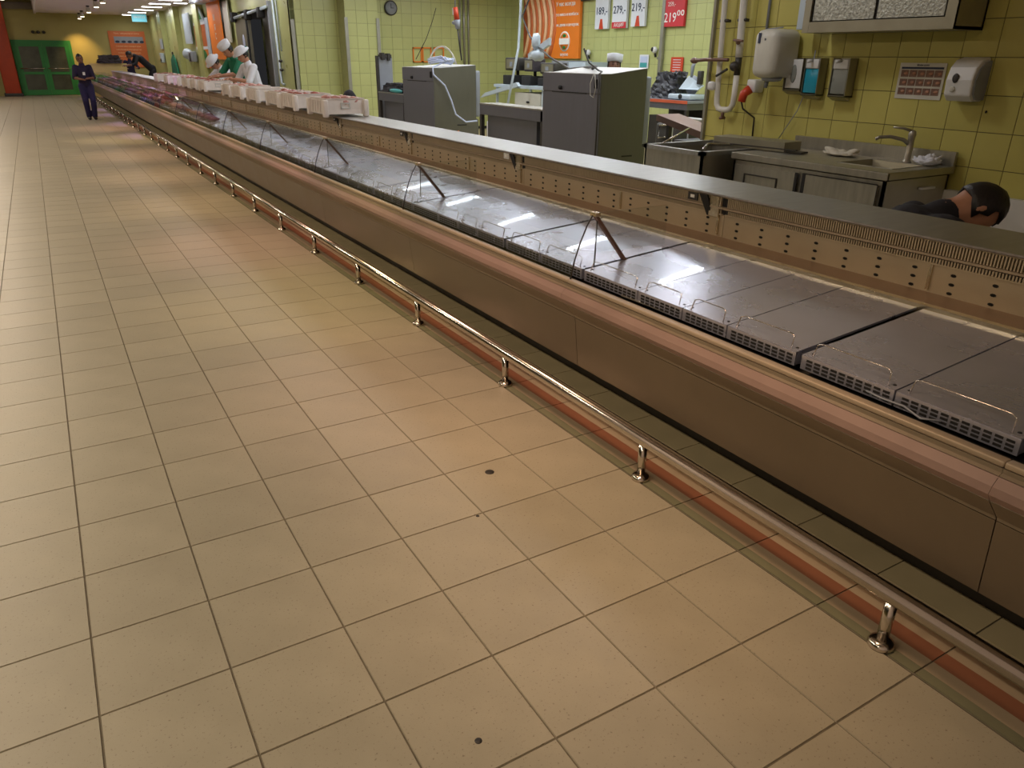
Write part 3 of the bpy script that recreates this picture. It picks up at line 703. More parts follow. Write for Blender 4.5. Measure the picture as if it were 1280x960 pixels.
MB().tube([(-.01, -.09, 1.74), (-.06, -.12, 1.75)], .02, 8).tube([(-.06, -.18, 1.755), (-.06, -.07, 1.765)], .011, 8).build('tap_handle', M['brown'], t)
for z in (1.93,):
    for y in (.13, -.09): MB().tube([(0, y-.05, z), (0, y+.05, z)], .014, 8).box((0, y-.01, z-.012), (.075, y+.01, z+.012)).build('bracket', M['dark'], t)
MB().rbox((-.06, .13, 1.33), (-.01, .21, 1.41), .02).build('white_cap', M['white'], t)
t = thing('cross_pipe', 'thin brown horizontal pipe crossing the white pipes', 'pipe', (6.05, 3.3, 1.60))
MB().tube([(-.02, .40, -.01), (0, .26, 0), (0, -.03, .0)], .016, 8).build('pipe', M['brown'], t); MB().ell((-.01, .40, -.01), (.03, .05, .028)).build('pipe_end', M['brown'], t)
t = thing('wall_conduit', 'thin grey conduit running up the yellow wall beside the boiler', 'conduit', (6.18, 2.98, 1.85))
MB().tube([(0, 0, 0), (0, .01, 1.2)], .012, 8).tube([(0, .01, 0), (-.02, -.2, .01)], .006, 6).build('conduit_pipe', M['greyplastic'], t)
# boiler
t = thing('water_boiler', 'cream rounded water boiler hanging beside the white pipes', 'boiler', (6.02, 2.60, 1.46))
bm_ = MB().rbox((-.17, -.03, 0), (.17, .22, .38), .07, 0, 4); bm_.build('tank', M['offwhite'], t)
MB().box((-.176, .13, .27), (-.166, .155, .35)).build('display', M['ink'], t)
MB().lathe((-.02, .09, -.03), [(.05, 0), (.08, .01), (.09, .03)], 16).tube([(-.04, .12, -.03), (-.04, .13, -.08)], .016).build('bottom_cap', M['greyplastic'], t)
text_mesh('lettering', 'в', M['ink'], t, (-.172, .08, .30), ROT_MX, .03)
# red connector with socket
t = thing('power_socket', 'white wall socket with a red industrial plug below the boiler', 'socket', (6.12, 2.98, 1.33))
MB().rbox((-.05, -.05, 0), (.07, .05, .11), .012).build('socket_body', M['white'], t)
MB().tube([(-.05, 0, .03), (-.09, .03, -.01), (-.10, .04, -.08)], [.042, .038, .034], 12).build('red_plug', M['redplug'], t)
MB().tube([(-.10, .04, -.08), (-.08, .03, -.14), (.05, .0, -.22), (.06, 0, -.44)], .008, 8).build('cable', M['dark'], t)
# dispensers
def holder(y0, y1, z0, z1, label, mode):
    t = thing('soap_dispenser' if mode else 'glove_dispenser', label, 'dispenser', (WX, (y0+y1)/2, z0))
    W = (y0-y1)/2; H = z1-z0
    MB().box((-.10, -W, 0), (0, -W+.004, H)).box((-.10, W-.004, 0), (0, W, H)).box((-.006, -W, 0), (0, W, H)).box((-.10, -W, 0), (0, W, .01)).hexa([(-.10, -W, 0), (-.03, -W, -.03), (-.03, W, -.03), (-.10, W, 0)], [(-.10, -W, .006), (-.03, -W, .0), (-.03, W, .0), (-.10, W, .006)]).build('steel_bracket', M['olive_steel'], t)
    if mode:
        MB().rbox((-.095, -W+.01, .02), (-.012, W-.01, H*.72), .008).build('bottle', M[mode], t)
        MB().rbox((-.105, -W+.012, H*.72), (-.012, W-.012, H*.97), .008).tube([(-.10, .0, H*.93), (-.16, .0, H*.90)], .012).build('pump_head', M['white'], t)
    else:
        MB().rbox((-.09, -W+.008, .02), (-.012, W-.01, H*.96), .006).build('glove_box', M['white'], t)
        MB().ell((-.092, .0, H*.52), (.004, .03, .075)).build('opening', M['grey_liquid'], t)
    return t
holder(2.64, 2.46, 1.36, 1.62, 'white box in a steel holder, leftmost of the three dispensers', None)
holder(2.44, 2.29, 1.33, 1.62, 'middle steel dispenser holding a bright blue soap bottle', 'blue_liquid')
holder(2.17, 2.01, 1.33, 1.62, 'right steel dispenser holding a grey bottle', 'grey_liquid')
t = thing('towel_dispenser', 'large rounded white dispenser right of the instruction sheet', 'dispenser', (WX, 1.07, 1.345))
MB().prism_y([(0, 0), (-.12, .0), (-.165, .04), (-.175, .14), (-.15, .22), (-.10, .268), (-.03, .285), (0, .285)], -.10, .09).build('cover', M['white'], t, .012)
MB().prism_y([(0, .01), (-.10, .01), (-.14, .05), (-.15, .14), (-.12, .21), (-.07, .25), (0, .265)], -.11, -.10).build('grey_side', M['greyplastic'], t)
MB().ell((-.176, .02, .15), (.006, .024, .032)).build('window', M['dark'], t); MB().ell((-.174, .03, .08), (.004, .02, .02)).build('logo_emboss', M['offwhite'], t)
t = thing('instruction_sheet', 'white sheet with three rows of hand washing photos', 'poster', (WX-.001, 1.455, 1.465))
MB().box((-.003, -.182, -.125), (0, .182, .125)).build('sheet', M['offwhite'], t)
MB().box((-.005, -.165, .083), (-.0032, .165, .097)).build('blue_bar', M['ink'], t)
pb = None
for r_ in range(3):
    for k in range(5):
        p_ = MB().box((-.005, -.030, -.024), (-.0032, .030, .024)).ell((-.0055, random.uniform(-.01, .01), 0), (.002, .02, .013), 1, 1) if pb is None else None
        if pb is None: pb = p_.build('photo', [M['brown'], M['skin']], t); o = pb
        else: o = link(pb.copy()); o.parent = t
        o.location = (0, .132-k*.066, .052-r_*.062)
text_mesh('lettering', 'Моем руки', M['ink'], t, (-.004, 0, .11), ROT_MX, .018)
tag(MB().ell((WX, .922, 1.28), (.006, .008, .01)).build('wall_screw', M['black']), 'small dark hole in the yellow tile right of the dispenser', 'hole')
# wall cabinet
t = thing('wall_cabinet', 'grey aluminium wall cabinet with two dimpled doors', 'cabinet', (5.84, 1.08, 1.80))
MB().box((0, 0, 0), (.35, 1.23, .02)).box((0, 0, 0), (.35, .02, .75)).box((0, 1.21, 0), (.35, 1.23, .75)).box((.33, 0, 0), (.35, 1.23, .75)).box((0, 0, .73), (.35, 1.23, .75)).box((-.003, .07, 0), (.02, 1.17, .075)).box((-.004, 0, 0), (.02, .07, .75)).box((-.004, 1.17, 0), (.02, 1.23, .75)).build('frame', M['olive_steel'], t)
MB().box((.02, .07, .075), (.03, 1.17, .73)).build('inner', M['black'], t)
MB().box((.002, .085, .083), (.018, .59, .72)).build('door', M['cabfront'], t)
MB().box((.008, .62, .083), (.022, 1.15, .72)).build('door', M['cabfront'], t)
# grey meter box left of it
t = thing('meter_box', 'pale grey box on the wall left of the aluminium cabinet', 'box', (5.98, 2.42, 1.83))
MB().rbox((0, -.06, 0), (.2, .07, .55), .006).build('housing', M['acwhite'], t); MB().ell((-.002, 0, .20), (.006, .012, .012)).build('lock', M['brown'], t)
tag(MB().box((6.13, -2.9, 0), (6.19, 1.05, .735)).build('splash_panel', M['white']), 'white panel along the foot of the yellow wall behind the crouching person', 'panel')
# thin hanging wire from dispenser
tag(MB().tube([(6.15, 2.40, 1.68), (6.17, 2.42, 1.45), (6.16, 2.50, 1.2), (6.15, 2.66, .94)], .004, 6).build('hanging_wire', M['greyplastic']), 'thin grey wire hanging down the yellow wall between the dispensers', 'wire')
# ================================================================== PREP ROOM MACHINES
def machine(loc, W, D, H, HB, label):
    """front face looks towards -x; the top rises to the back"""
    t = thing('packing_machine', label, 'machine', loc, 0, 'stainless steel machines')
    # profile in x-z, swept along y
    MB().prism_y([(0, .06), (0, H), (.13, H), (D-.04, HB), (D-.04, .70), (D, .68), (D, .06)], 0, W).build('housing', [M['mach_side']], t, .006)
    MB().box((-.008, .004, .10), (0, W-.004, H-.20)).build('front_door', M['mach'], t)
    MB().box((-.010, .004, H-.19), (0, W-.004, H-.005)).build('upper_panel', M['mach'], t)
    MB().box((-.013, W*.22, H-.202), (-.007, W*.82, H-.192)).build('handle_slot', M['black'], t)
    MB().lathe((0, 0, 0), [(.022, 0), (.024, .012), (.018, .03)], 14).build('knob', M['black'], t)
    k = bpy.data.objects[-1]
    for ch in t.children:
        if ch.name.startswith('knob'): ch.rotation_euler = (0, -PI/2, 0); ch.location = (-.010, W*.66, H-.15)
    MB().rbox((-.03, .05, H-.14), (-.008, .09, H-.05), .004).build('latch', M['black'], t)
    top = MB().hexa([(.0, .0, H+.001), (.13, 0, H+.001), (.13, W, H+.001), (0, W, H+.001)], [(.0, .0, H+.006), (.13, 0, H+.006), (.13, W, H+.006), (0, W, H+.006)])
    top.hexa([(.13, 0, H+.001), (D-.05, 0, HB+.001), (D-.05, W, HB+.001), (.13, W, H+.001)], [(.13, 0, H+.006), (D-.05, 0, HB+.006), (D-.05, W, HB+.006), (.13, W, H+.006)])
    top.build('white_top', M['white'], t)
    MB().rbox((D-.04, .02, .72), (D+.05, W-.02, HB-.08), .02).build('rear_cover', M['greyplastic'], t)
    MB().box((D*.50, -.004, .60), (D*.72, 0, .615)).build('side_slot', M['black'], t)
    MB().ell((D*.52, -.004, .50), (.022, .004, .026)).build('warning_sticker', M['orange'], t)
    for x in (.05, D-.05):
        for y in (.05, W-.05): MB().tube([(x, y, 0), (x, y, .07)], .025, 10).build('foot', M['black'], t)
    return t
m2 = machine((5.63, 4.62, 0), 1.11, .66, 1.45, 1.505, 'larger stainless steel machine with a white top and black knob, right of the orange poster')
m1 = machine((5.82, 9.13, 0), 1.20, .78, 1.45, 1.49, 'stainless steel machine with coiled pale hose on top')
tag(MB().tube([(5.66, 5.0, 1.70), (5.70, 4.95, 1.56), (5.72, 4.80, 1.485), (5.66, 4.66, 1.475), (5.60, 4.63, 1.45), (5.60, 4.62, 1.0), (5.60, 4.63, .3)], .009, 8).build('black_cable', M['dark']), 'black cable running over the top and down the corner of the larger machine', 'cable')
tag(MB().tube([(5.60, 4.70, 1.45), (5.59, 4.66, 1.32), (5.59, 4.69, 1.22), (5.59, 4.75, 1.24), (5.59, 4.76, 1.36), (5.60, 4.72, 1.45)], .004, 6).build('string_loop', M['offwhite']), 'pale string loop hanging on the front of the larger machine', 'string')
# coil of hose on machine 1
pts = []
for k in range(60):
    a = k*.42; r_ = .17+.03*math.sin(k*.9); pts.append((6.05+r_*math.cos(a), 9.33+r_*1.1*math.sin(a), 1.50+.02*(k % 7)/2+.001*k))
for q in [(5.82, 9.15, 1.46), (5.80, 9.10, 1.36), (5.98, 9.07, 1.2), (6.08, 9.06, .98), (6.12, 9.0, .78), (6.3, 9.0, .66), (6.45, 8.9, .68)]: pts.append(q)
tag(MB().tube(pts, .013, 8).build('coiled_hose', M['hose']), 'coiled pale blue hose on top of the left steel machine', 'hose')
tag(MB().tube([(6.05+.02*k, 9.5+.30*math.cos(PI*(k/10)), 1.50+.26*math.sin(PI*k/10)) for k in range(11)], .013, 8).build('hose_loop', M['offwhite']), 'pale hose standing in an arch above the coiled hose', 'hose')
# benches
def bench(x0, x1, y0, y1, z, label):
    t = thing('steel_bench', label, 'bench', (x0, y0, 0)); W, D = y1-y0, x1-x0
    MB().box((0, 0, z-.14), (D, W, z)).build('top_box', M['mach'], t, .005); MB().box((-.004, 0, z-.012), (D, W, z+.004)).build('top_edge', M['sinksteel'], t)
    MB().box((.06, .22, .08), (D-.04, W-.12, z-.14)).build('cupboard', M['mach'], t)
    MB().box((.0, -.02, .05), (.05, .05, z-.02)).build('post', M['dark'], t); MB().box((.0, W-.05, .0), (.05, W, z-.14)).box((D-.05, 0, 0), (D, .05, z-.14)).box((D-.05, W-.05, 0), (D, W, z-.14)).build('leg', M['dark'], t)
    MB().box((.07, .23, 0), (D-.05, W-.13, .08)).build('kick_board', M['black'], t)
    return t
bench(5.66, 5.94, 5.78, 7.36, 1.035, 'long steel bench between the two stainless machines')
bench(5.85, 6.40, 10.38, 11.56, 1.02, 'steel bench left of the machine with the hose, dark bag on it')
tag(MB().rbox((5.90, 7.42, .45), (6.05, 7.60, .78), .01).build('white_canister', M['paper']), 'small white ribbed canister hanging beside the left machine', 'canister')
bpy.data.objects[-1]
o = [x for x in bpy.data.objects if x.name.startswith('white_canister')][0]
MB().box((5.88, 7.40, 0), (6.07, 7.62, .45)).build('stand', M['dark'], o)
def crumple(c, half, amp, seed, taper=.6):
    bm = bmesh.new(); bmesh.ops.create_cube(bm, size=2); bmesh.ops.subdivide_edges(bm, edges=bm.edges[:], cuts=9, use_grid_fill=True)
    from mathutils import noise
    for v in bm.verts:
        q = v.co.copy(); k = 1-(q.z+1)/2*(1-taper); n = noise.noise(q*2.1+Vector((seed, 0, 0)))*.5+abs(noise.noise(q*4.7+Vector((0, seed, 0))))
        r_ = .86+.14/max(.7, q.length)+amp*(n-.2) if q.z > -.98 else 1+.25*amp*n
        v.co = Vector((c[0]+q.x*half[0]*k*r_, c[1]+q.y*half[1]*k*r_, c[2]+half[2]+(q.z*half[2])*(r_ if q.z > 0 else 1)))
    mb = MB(); mb.bm(bm, 0, False); return mb
tag(crumple((6.12, 11.15, 1.022), (.2, .50, .075), .3, 9, .7).build('dark_bag', M['blackcloth']), 'dark bundle lying on the bench left of the machine with the hose', 'bag')
tag(MB().ell((5.90, 10.85, 1.06), (.04, .28, .035), 0, 2, jit=.05).build('green_rag', M['teal']), 'green cloth at the edge of the dark bundle', 'cloth')
pb_ = at(474, 100, 1, 11.8)
t = thing('clamped_board', 'upright grey board with a dark clamp standing behind the dark bundle', 'board', (pb_.x, 11.8, 0))
MB().box((0, -.03, .3), (.26, .03, 1.60)).build('board', M['greyplastic'], t); MB().box((-.04, -.04, .3), (0, .04, 1.62)).box((.02, -.06, 1.58), (.24, .05, 1.64)).box((.05, -.08, 1.55), (.10, .06, 1.67)).box((.16, -.08, 1.54), (.21, .06, 1.66)).build('clamp', M['dark'], t); MB().box((-.1, -.2, 0), (.4, .2, .3)).build('stand_base', M['dark'], t)
# scales table with dark devices
t = thing('equipment_table', 'pale table behind the bench carrying dark scales and printers', 'table', (8.0, 9.4, 0))
MB().box((0, 0, 1.10), (.85, 1.7, 1.15)).build('table_top', M['acwhite'], t)
for x in (.03, .78):
    for y in (.03, 1.63): MB().box((x, y, 0), (x+.04, y+.04, 1.10)).build('leg', M['acwhite'], t)
MB().box((.02, .1, .70), (.8, .95, 1.03)).build('drawer_box', M['offwhite'], t); MB().ell((.015, .5, .88), (.01, .06, .02)).build('drawer_pull', M['black'], t)
def device(loc, s, label, tilt=0, m='dark'):
    t = thing('label_scale', label, 'scale', loc, tilt)
    MB().rbox((-s[0]/2, -s[1]/2, 0), (s[0]/2, s[1]/2, s[2]*.35), .012).build('base', M['black'], t)
    MB().tube([(0, 0, s[2]*.3), (0, 0, s[2]*.6)], .03, 10).build('neck', M['black'], t)
    MB().rbox((-s[0]*.35, -s[1]*.55, s[2]*.52), (s[0]*.3, s[1]*.55, s[2]), .02).build('head', M[m], t)
    MB().box((-s[0]*.36-.004, -s[1]*.42, s[2]*.6), (-s[0]*.35, s[1]*.42, s[2]*.94)).build('display', M['olive_steel'], t)
    MB().box((-s[0]*.36-.006, -s[1]*.1, s[2]*.66), (-s[0]*.35-.003, s[1]*.12, s[2]*.84)).build('glare_label', M['greyplastic'], t)
    return t
device((8.3, 10.72, 1.15), (.4, .42, .46), 'leftmost dark scale head on the pale table')
device((8.35, 10.20, 1.15), (.4, .30, .44), 'middle dark device on the pale table, beside the pole', 0, 'darkcloth')
device((8.4, 9.66, 1.15), (.4, .44, .38), 'right dark device on the pale table below the striped poster')
tag(MB().tube([at(651, 0, 0, 8.0), at(651, 10, 0, 8.0), at(648, 60, 0, 7.9), at(634, 134, 0, 7.6)], .022, 10).build('white_pole', M['acwhite']), 'leaning pale pole reaching from above down to the bench', 'pole')
tag(MB().hexa([at(600, 122, 0, 7.96), at(606, 116, 0, 7.96), at(645, 103, 0, 7.96), at(648, 108, 0, 7.96)], [p+Vector((.06, 0, 0)) for p in (at(600, 122, 0, 7.96), at(606, 116, 0, 7.96), at(645, 103, 0, 7.96), at(648, 108, 0, 7.96))]).build('sloping_chute', M['acwhite']), 'pale sloping arm beside the bench', 'arm')
# hanging cable with clip near the orange poster
tag(MB().tube([(8.1, 9.55, 3.1), at(653, 20, 0, 8.0), at(662, 45, 0, 7.6), at(672, 58, 0, 7.3), at(688, 72, 0, 7.0), at(712, 86, 0, 6.5), (5.95, 5.15, 1.52), (5.75, 4.95, 1.50)], .014, 8).build('hanging_cable', M['dark']), 'dark cable swinging from above the striped poster down to the larger machine', 'cable')
t = thing('cable_bundle', 'silvery wrapped bundle tied on the hanging cable before the striped poster', 'bundle', at(672, 62, 0, 7.25))
MB().hexa([(0, .28, -.14), (0, -.30, .06), (.05, -.30, .06), (.05, .28, -.14)], [(0, .28, -.06), (0, -.30, .16), (.05, -.30, .16), (.05, .28, -.06)]).ell((0, .05, .12), (.06, .10, .12), 0, 2, jit=.15).ell((0, .0, -.08), (.08, .14, .09), 0, 2, jit=.2).build('wrapping', M['acwhite'], t)
# hanging socket cable over machine 1
t = thing('hanging_socket', 'orange and grey power connector hanging above the hose coil', 'connector', (6.25, 9.2, 2.0))
MB().tube([(0, 0, .30), (0, 0, 1.1)], .010, 8).build('cord', M['greyplastic'], t); MB().tube([(0, 0, .30), (.02, -.01, .13)], [.035, .04], 12).build('red_body', M['redplug'], t)
MB().tube([(.02, -.01, .13), (.03, -.01, .0)], [.05, .03], 12).ell((0, .03, .09), (.045, .045, .03)).build('grey_plug', M['greyplastic'], t); MB().tube([(.03, -.01, .0), (.05, -.02, -.18), (.08, -.03, -.44)], .012, 8).build('lower_cable', M['dark'], t)
tag(MB().tube([at(545, 10, 0, 6.3), at(540, 28, 0, 6.3), at(533, 48, 0, 6.3), at(520, 74, 0, 6.2)], .006, 6).build('cable', M['dark']), 'thin dark cord hanging diagonally left of the orange connector', 'cord')
tag(MB().rbox((6.28, 9.30, 2.20), (6.32, 9.36, 2.30), .008).build('cord_plug', M['white']), 'small white plug at the top of the thin diagonal cord', 'plug')
# slicer table by the back
ST = at(822, 126, 2, 1.0)
t = thing('prep_table', 'dark table with a red edge carrying the slicer and bin bag', 'table', (9.3, 7.2, 0))
MB().box((0, 0, .96), (.75, 1.15, 1.0)).build('table_top', M['greyplastic'], t); MB().box((-.012, 0, .955), (.0, 1.15, 1.003)).build('red_edge', M['tablered'], t); MB().box((.02, .02, .86), (.7, 1.1, .955)).build('apron_board', M['mach'], t)
for x in (.03, .68):
    for y in (.03, 1.08): MB().box((x, y, 0), (x+.05, y+.05, .86)).build('leg', M['dark'], t)
MB().box((.05, .09, .25), (.66, 1.06, .28)).build('lower_shelf', M['dark'], t); MB().box((.58, .09, .28), (.66, 1.06, .85)).box((.12, .2, .28), (.5, .6, .62)).box((.1, .68, .28), (.5, 1.0, .74)).build('dark_boxes', M['dark'], t)
tag(crumple((9.68, 8.02, 1.002), (.24, .33, .20), .35, 3).build('bin_bag', M['bag']), 'shiny black plastic bag draped over something on the red edged table', 'bag')
t = thing('meat_slicer', 'pale grey meat slicer on the red edged table', 'slicer', (9.58, 7.48, 1.0))
MB().rbox((-.18, -.22, .01), (.2, .30, .09), .02).build('base', M['acwhite'], t)
MB().hexa([(-.05, .20, .16), (-.05, -.24, .16), (-.02, -.24, .16), (-.02, .20, .16)], [(.05, .10, .36), (.05, -.24, .22), (.08, -.24, .22), (.08, .10, .36)]).build('carriage', M['acwhite'], t)
MB().lathe((0, 0, 0), [(.15, 0), (.15, .02), (.03, .03)], 24).build('blade', M['greyplastic'], t)
for ch in t.children:
    if ch.name.startswith('blade'): ch.rotation_euler = (0, PI/2, 0); ch.location = (.06, .02, .22)
MB().tube([(0, -.02, .34), (.0, -.03, .50), (.0, -.06, .56)], [.02, .03, .02], 8).build('arm', M['greyplastic'], t)
MB().rbox((-.02, -.24, .24), (.06, -.16, .44), .015).build('handle', M['dark'], t); MB().ell((-.19, .0, .055), (.02, .04, .04)).build('knob', M['black'], t)
# white trolley frame, leaning lid and dark things below
t = thing('trolley', 'white tube handled trolley standing before the red edged table', 'trolley', (7.7, 5.4, 0))
MB().tube([(0, .35, .1), (0, .35, .84), (0, .30, .90), (0, -.65, .90)], .018, 8).tube([(.3, .35, .1), (.3, .35, .80), (.3, -.65, .80)], .012, 8).tube([(0, .33, .78), (0, -.65, .74)], .010, 6).build('frame', M['white'], t); MB().box((.02, -.6, .18), (.5, .3, .62)).build('load', M['mach'], t); MB().box((0, -.62, .12), (.52, .32, .18)).build('platform', M['dark'], t)
for y in (-.5, .25): MB().tube([(.05, y, .06), (.09, y, .06)], .06, 12).tube([(.4, y, .06), (.44, y, .06)], .06, 12).build('wheel', M['black'], t)
t = thing('leaning_lid', 'dark steel lid leaning from the machine to the partition edge', 'lid', (6.9, 4.6, 0))
MB().hexa([(-.1, .45, .93), (.0, -.60, .70), (.35, -.60, .70), (.25, .45, .93)], [(-.1, .45, 1.0), (.0, -.60, .78), (.35, -.60, .78), (.25, .45, 1.0)]).build('lid_sheet', M['brown'], t)
MB().box((-.02, .3, 0), (.03, .35, .95)).box((.1, -.5, 0), (.15, -.45, .73)).build('support', M['dark'], t)
t = thing('dark_stand', 'dark clutter of equipment below the leaning lid beside the machine', 'equipment', (8.25, 6.2, 0))
MB().rbox((0, 0, .0), (.5, .5, .75), .03).build('box', M['dark'], t); MB().tube([(-.02, .1, .75), (-.02, .4, .72), (-.02, .4, .55), (-.02, .1, .58)], .014, 8).build('loop_handle', M['wire'], t)
tag(MB().tube([(5.3, 3.22, .905), at(862, 160, 0, 6.1)], .008, 6).build('thin_rod', M['wire']), 'thin pale rod leaning beside the steel container', 'rod')
# ================================================================== SIGNS ON THE PREP ROOM WALL (x = 10.6, facing the counter)
CX = 10.58
t = thing('sausage_poster', 'orange poster, left half striped with sausages, right half lettered', 'poster', (CX, 13.0, 2.3))
MB().box((-.06, -1.08, -.70), (0, .0, .62)).build('lettered_board', M['orange'], t)
MB().box((-.055, .0, -.70), (0, 1.15, .66)).build('striped_board', M['grease'], t)
for k in range(5):
    pts = []
    for j in range(9):
        z = -.66+1.28*j/8; pts.append((-.058, 1.08-k*.235-.20*math.sin(PI*j/8), z))
    MB().tube(pts, .045, 6).build('cream_stripe', M['cream'], t)
for k in range(5):
    pts = [(-.050, .96-k*.235-.20*math.sin(PI*j/8), -.66+1.28*j/8) for j in range(9)]
    MB().tube(pts, .05, 6).build('orange_stripe', M['orange2'], t)
MB().box((-.07, -.02, .58), (0, 1.16, .74)).build('top_band', M['paper'], t); MB().box((-.072, -.02, .66), (-.06, 1.16, .78)).build('violet_line', M['ink'], t)
for s, z in (('У нас всегда', .36), ('много мяса и колбасы', .16), ('Утром, днем и вечером.', -.04)):
    text_mesh('lettering', s, M['whiteink'], t, (-.064, -.55, z), ROT_MX, .115 if z > .3 else .088, .003)
em = MB().lathe((0, 0, 0), [(.20, 0), (.20, .006)], 24).build('round_emblem', M['whiteink'], t); em.rotation_euler = (0, -PI/2, 0); em.location = (-.061, -.55, -.36)
e2 = MB().lathe((0, 0, 0), [(.17, 0), (.17, .004)], 24).build('emblem_disc', M['orange'], t); e2.rotation_euler = (0, -PI/2, 0); e2.location = (-.067, -.55, -.36)
MB().box((-.076, -.74, -.42), (-.070, -.36, -.30)).build('emblem_bar', M['whiteink'], t); MB().ell((-.074, -.55, -.25), (.004, .07, .035)).build('emblem_leaf', M['green'], t); MB().ell((-.074, -.55, -.48), (.004, .06, .03)).build('emblem_leaf', M['green'], t)
text_mesh('lettering', 'вкусно', M['whiteink'], t, (-.064, -.55, -.62), ROT_MX, .09, .003)
def price(y1, y0, zb, label, txt, foot, m='paper', x=CX, top=3.0):
    t = thing('price_sign', label, 'sign', (x, (y0+y1)/2, zb)); W = abs(y1-y0)/2; H = top-zb
    MB().box((-.05, -W, 0), (0, W, H)).build('board', M[m], t)
    MB().box((-.054, -W, H-.40), (-.0505, W, H)).build('upper_print', M['paper' if m == 'paper' else 'orange2'], t)
    if foot == 1: MB().box((-.054, -W, 0), (-.0505, W, .11)).build('red_foot', M['red'], t); text_mesh('lettering', 'АКЦИЯ', M['whiteink'], t, (-.056, 0, .055), ROT_MX, .09)
    elif foot == 2: MB().hexa([(-.054, -.07, .0), (-.051, -.07, .0), (-.051, .07, .0), (-.054, .07, .0)], [(-.054, -.03, .18), (-.051, -.03, .18), (-.051, .03, .18), (-.054, .03, .18)]).build('red_arrow', M['redplug'], t)
    text_mesh('lettering', txt, M['ink' if m == 'paper' else 'whiteink'], t, (-.056, 0, .32 if m == 'paper' else .14), ROT_MX, .19 if m == 'paper' else .22, .002)
    return t
price(11.40, 10.98, 2.15, 'white price sign reading 189, leftmost of the hanging signs', '189,-', 2)
price(10.84, 10.40, 2.15, 'white price sign reading 279 with a red foot', '279,-', 1)
price(10.26, 9.86, 2.17, 'white price sign reading 219, rightmost of the white signs', '219,-', 2)
t = price(9.30, 8.80, 2.14, 'red price sign reading 219 in white figures', '219\u2070\u2070', 0, 'red')
text_mesh('lettering', '259,-', M['whiteink'], t, (-.056, .08, .36), ROT_MX, .10)
MB().box((-.056, -.2, .48), (-.051, -.12, .50)).build('print_mark', M['whiteink'], t)
tag(MB().tube([(10.54, 11.95, 2.70), (10.54, 8.7, 2.70)], .018, 6).tube([(10.54, 11.45, 2.70), (10.6, 11.45, 2.70)], .012, 6).build('sign_rail', M['dark']), 'thin dark rail the price signs hang from', 'rail')
tag(MB().box((10.53, 9.31, 1.25), (10.58, 9.39, 3.1)).box((10.52, 9.30, 1.60), (10.585, 9.42, 1.64)).build('wall_strip', M['yellow_strip']), 'dark grey vertical strip left of the red price sign', 'strip')
t = thing('wall_notice', 'small framed blue green notice below the white signs', 'notice', (CX, 9.84, 1.56))
MB().box((-.01, -.13, -.12), (0, .13, .12)).build('frame', M['paper'], t); MB().box((-.014, -.10, -.10), (-.0105, .10, .09)).build('print', M['hose'], t); MB().box((-.016, -.10, -.10), (-.0145, .10, -.02)).build('print_lower', M['teal'], t)
t = thing('wall_notice', 'small red notice with white lines below the red price sign', 'notice', (CX, 8.92, 1.50))
MB().box((-.01, -.16, -.16), (0, .16, .14)).build('board', M['redplug'], t)
for k in range(6): MB().box((-.013, -.10, .09-k*.042), (-.0105, .10, .10-k*.042)).build('text_line', M['paper'], t)
for (y, z, lab) in ((9.52, 1.76, 'small round white camera with black lens left of the grey strip'), (11.60, 1.72, 'small round dark camera right of the orange poster')):
    t = thing('wall_camera', lab, 'camera', (CX, y, z)); MB().ell((-.04, 0, 0), (.05, .06, .06)).build('housing', M['white'], t); MB().ell((-.08, .02, .01), (.02, .035, .04)).tube([(-.03, .0, -.05), (-.02, -.02, -.12)], .02, 8).build('lens', M['black'], t)
tag(MB().box((9.9, 11.4, 1.36), (10.5, 12.0, 1.56)).build('grey_carton', M['greyplastic']), 'grey carton seen behind the larger machine under the poster', 'carton')
tag(MB().box((9.8, 10.7, .0), (10.5, 12.2, 1.36)).build('wall_cupboard', M['mach']), 'low steel cupboard against the green wall behind the larger machine', 'cupboard')
tag(MB().box((9.9, 10.8, 1.36), (10.5, 11.38, 1.54)).build('pale_carton', M['acwhite']), 'pale carton beside the grey one behind the larger machine', 'carton')
# conduits and clock on the back wall
CB = 14.84
t = thing('wall_clock', 'round dark grey wall clock on the pale green wall', 'clock', at(488, 10, 1, CB))
r0 = MB().lathe((0, 0, 0), [(.15, 0), (.15, .03), (.13, .035)], 28).build('rim', M['dark'], t); r0.rotation_euler = (PI/2, 0, 0)
r1 = MB().lathe((0, 0, 0), [(.125, 0), (.125, .038)], 28).build('face', M['greyplastic'], t); r1.rotation_euler = (PI/2, 0, 0)
MB().box((-.005, -.046, -.01), (.005, -.040, .085)).box((-.01, -.046, -.005), (.06, -.040, .005)).build('hand', M['black'], t)
for i, px in enumerate((574, 579, 584.5)):
    p = at(px, 20, 1, CB)
    zb = 1.72 if i == 0 else 1.45
    tag(MB().tube([(p.x, CB-.03, 3.1), (p.x, CB-.03, zb)], .022 if i != 1 else .028, 8).build('wall_conduit', M['yellow_strip']), ['leftmost of three thin conduits on the pale green wall, ending in a hook', 'middle of three thin conduits on the pale green wall', 'rightmost of three thin conduits on the pale green wall'][i], 'conduit')
def frame_y(px0, px1, py0, py1, label):
    a = at(px0, py0, 1, CB); b_ = at(px1, py1, 1, CB); t = thing('orange_frame', label, 'frame', (a.x, CB, b_.z)); W = b_.x-a.x; H = a.z-b_.z; q = .025
    MB().box((0, -.02, 0), (W, 0, q)).box((0, -.02, H-q), (W, 0, H)).box((0, -.02, 0), (q, 0, H)).box((W-q, -.02, 0), (W, 0, H)).build('border', M['orange'], t)
    return t
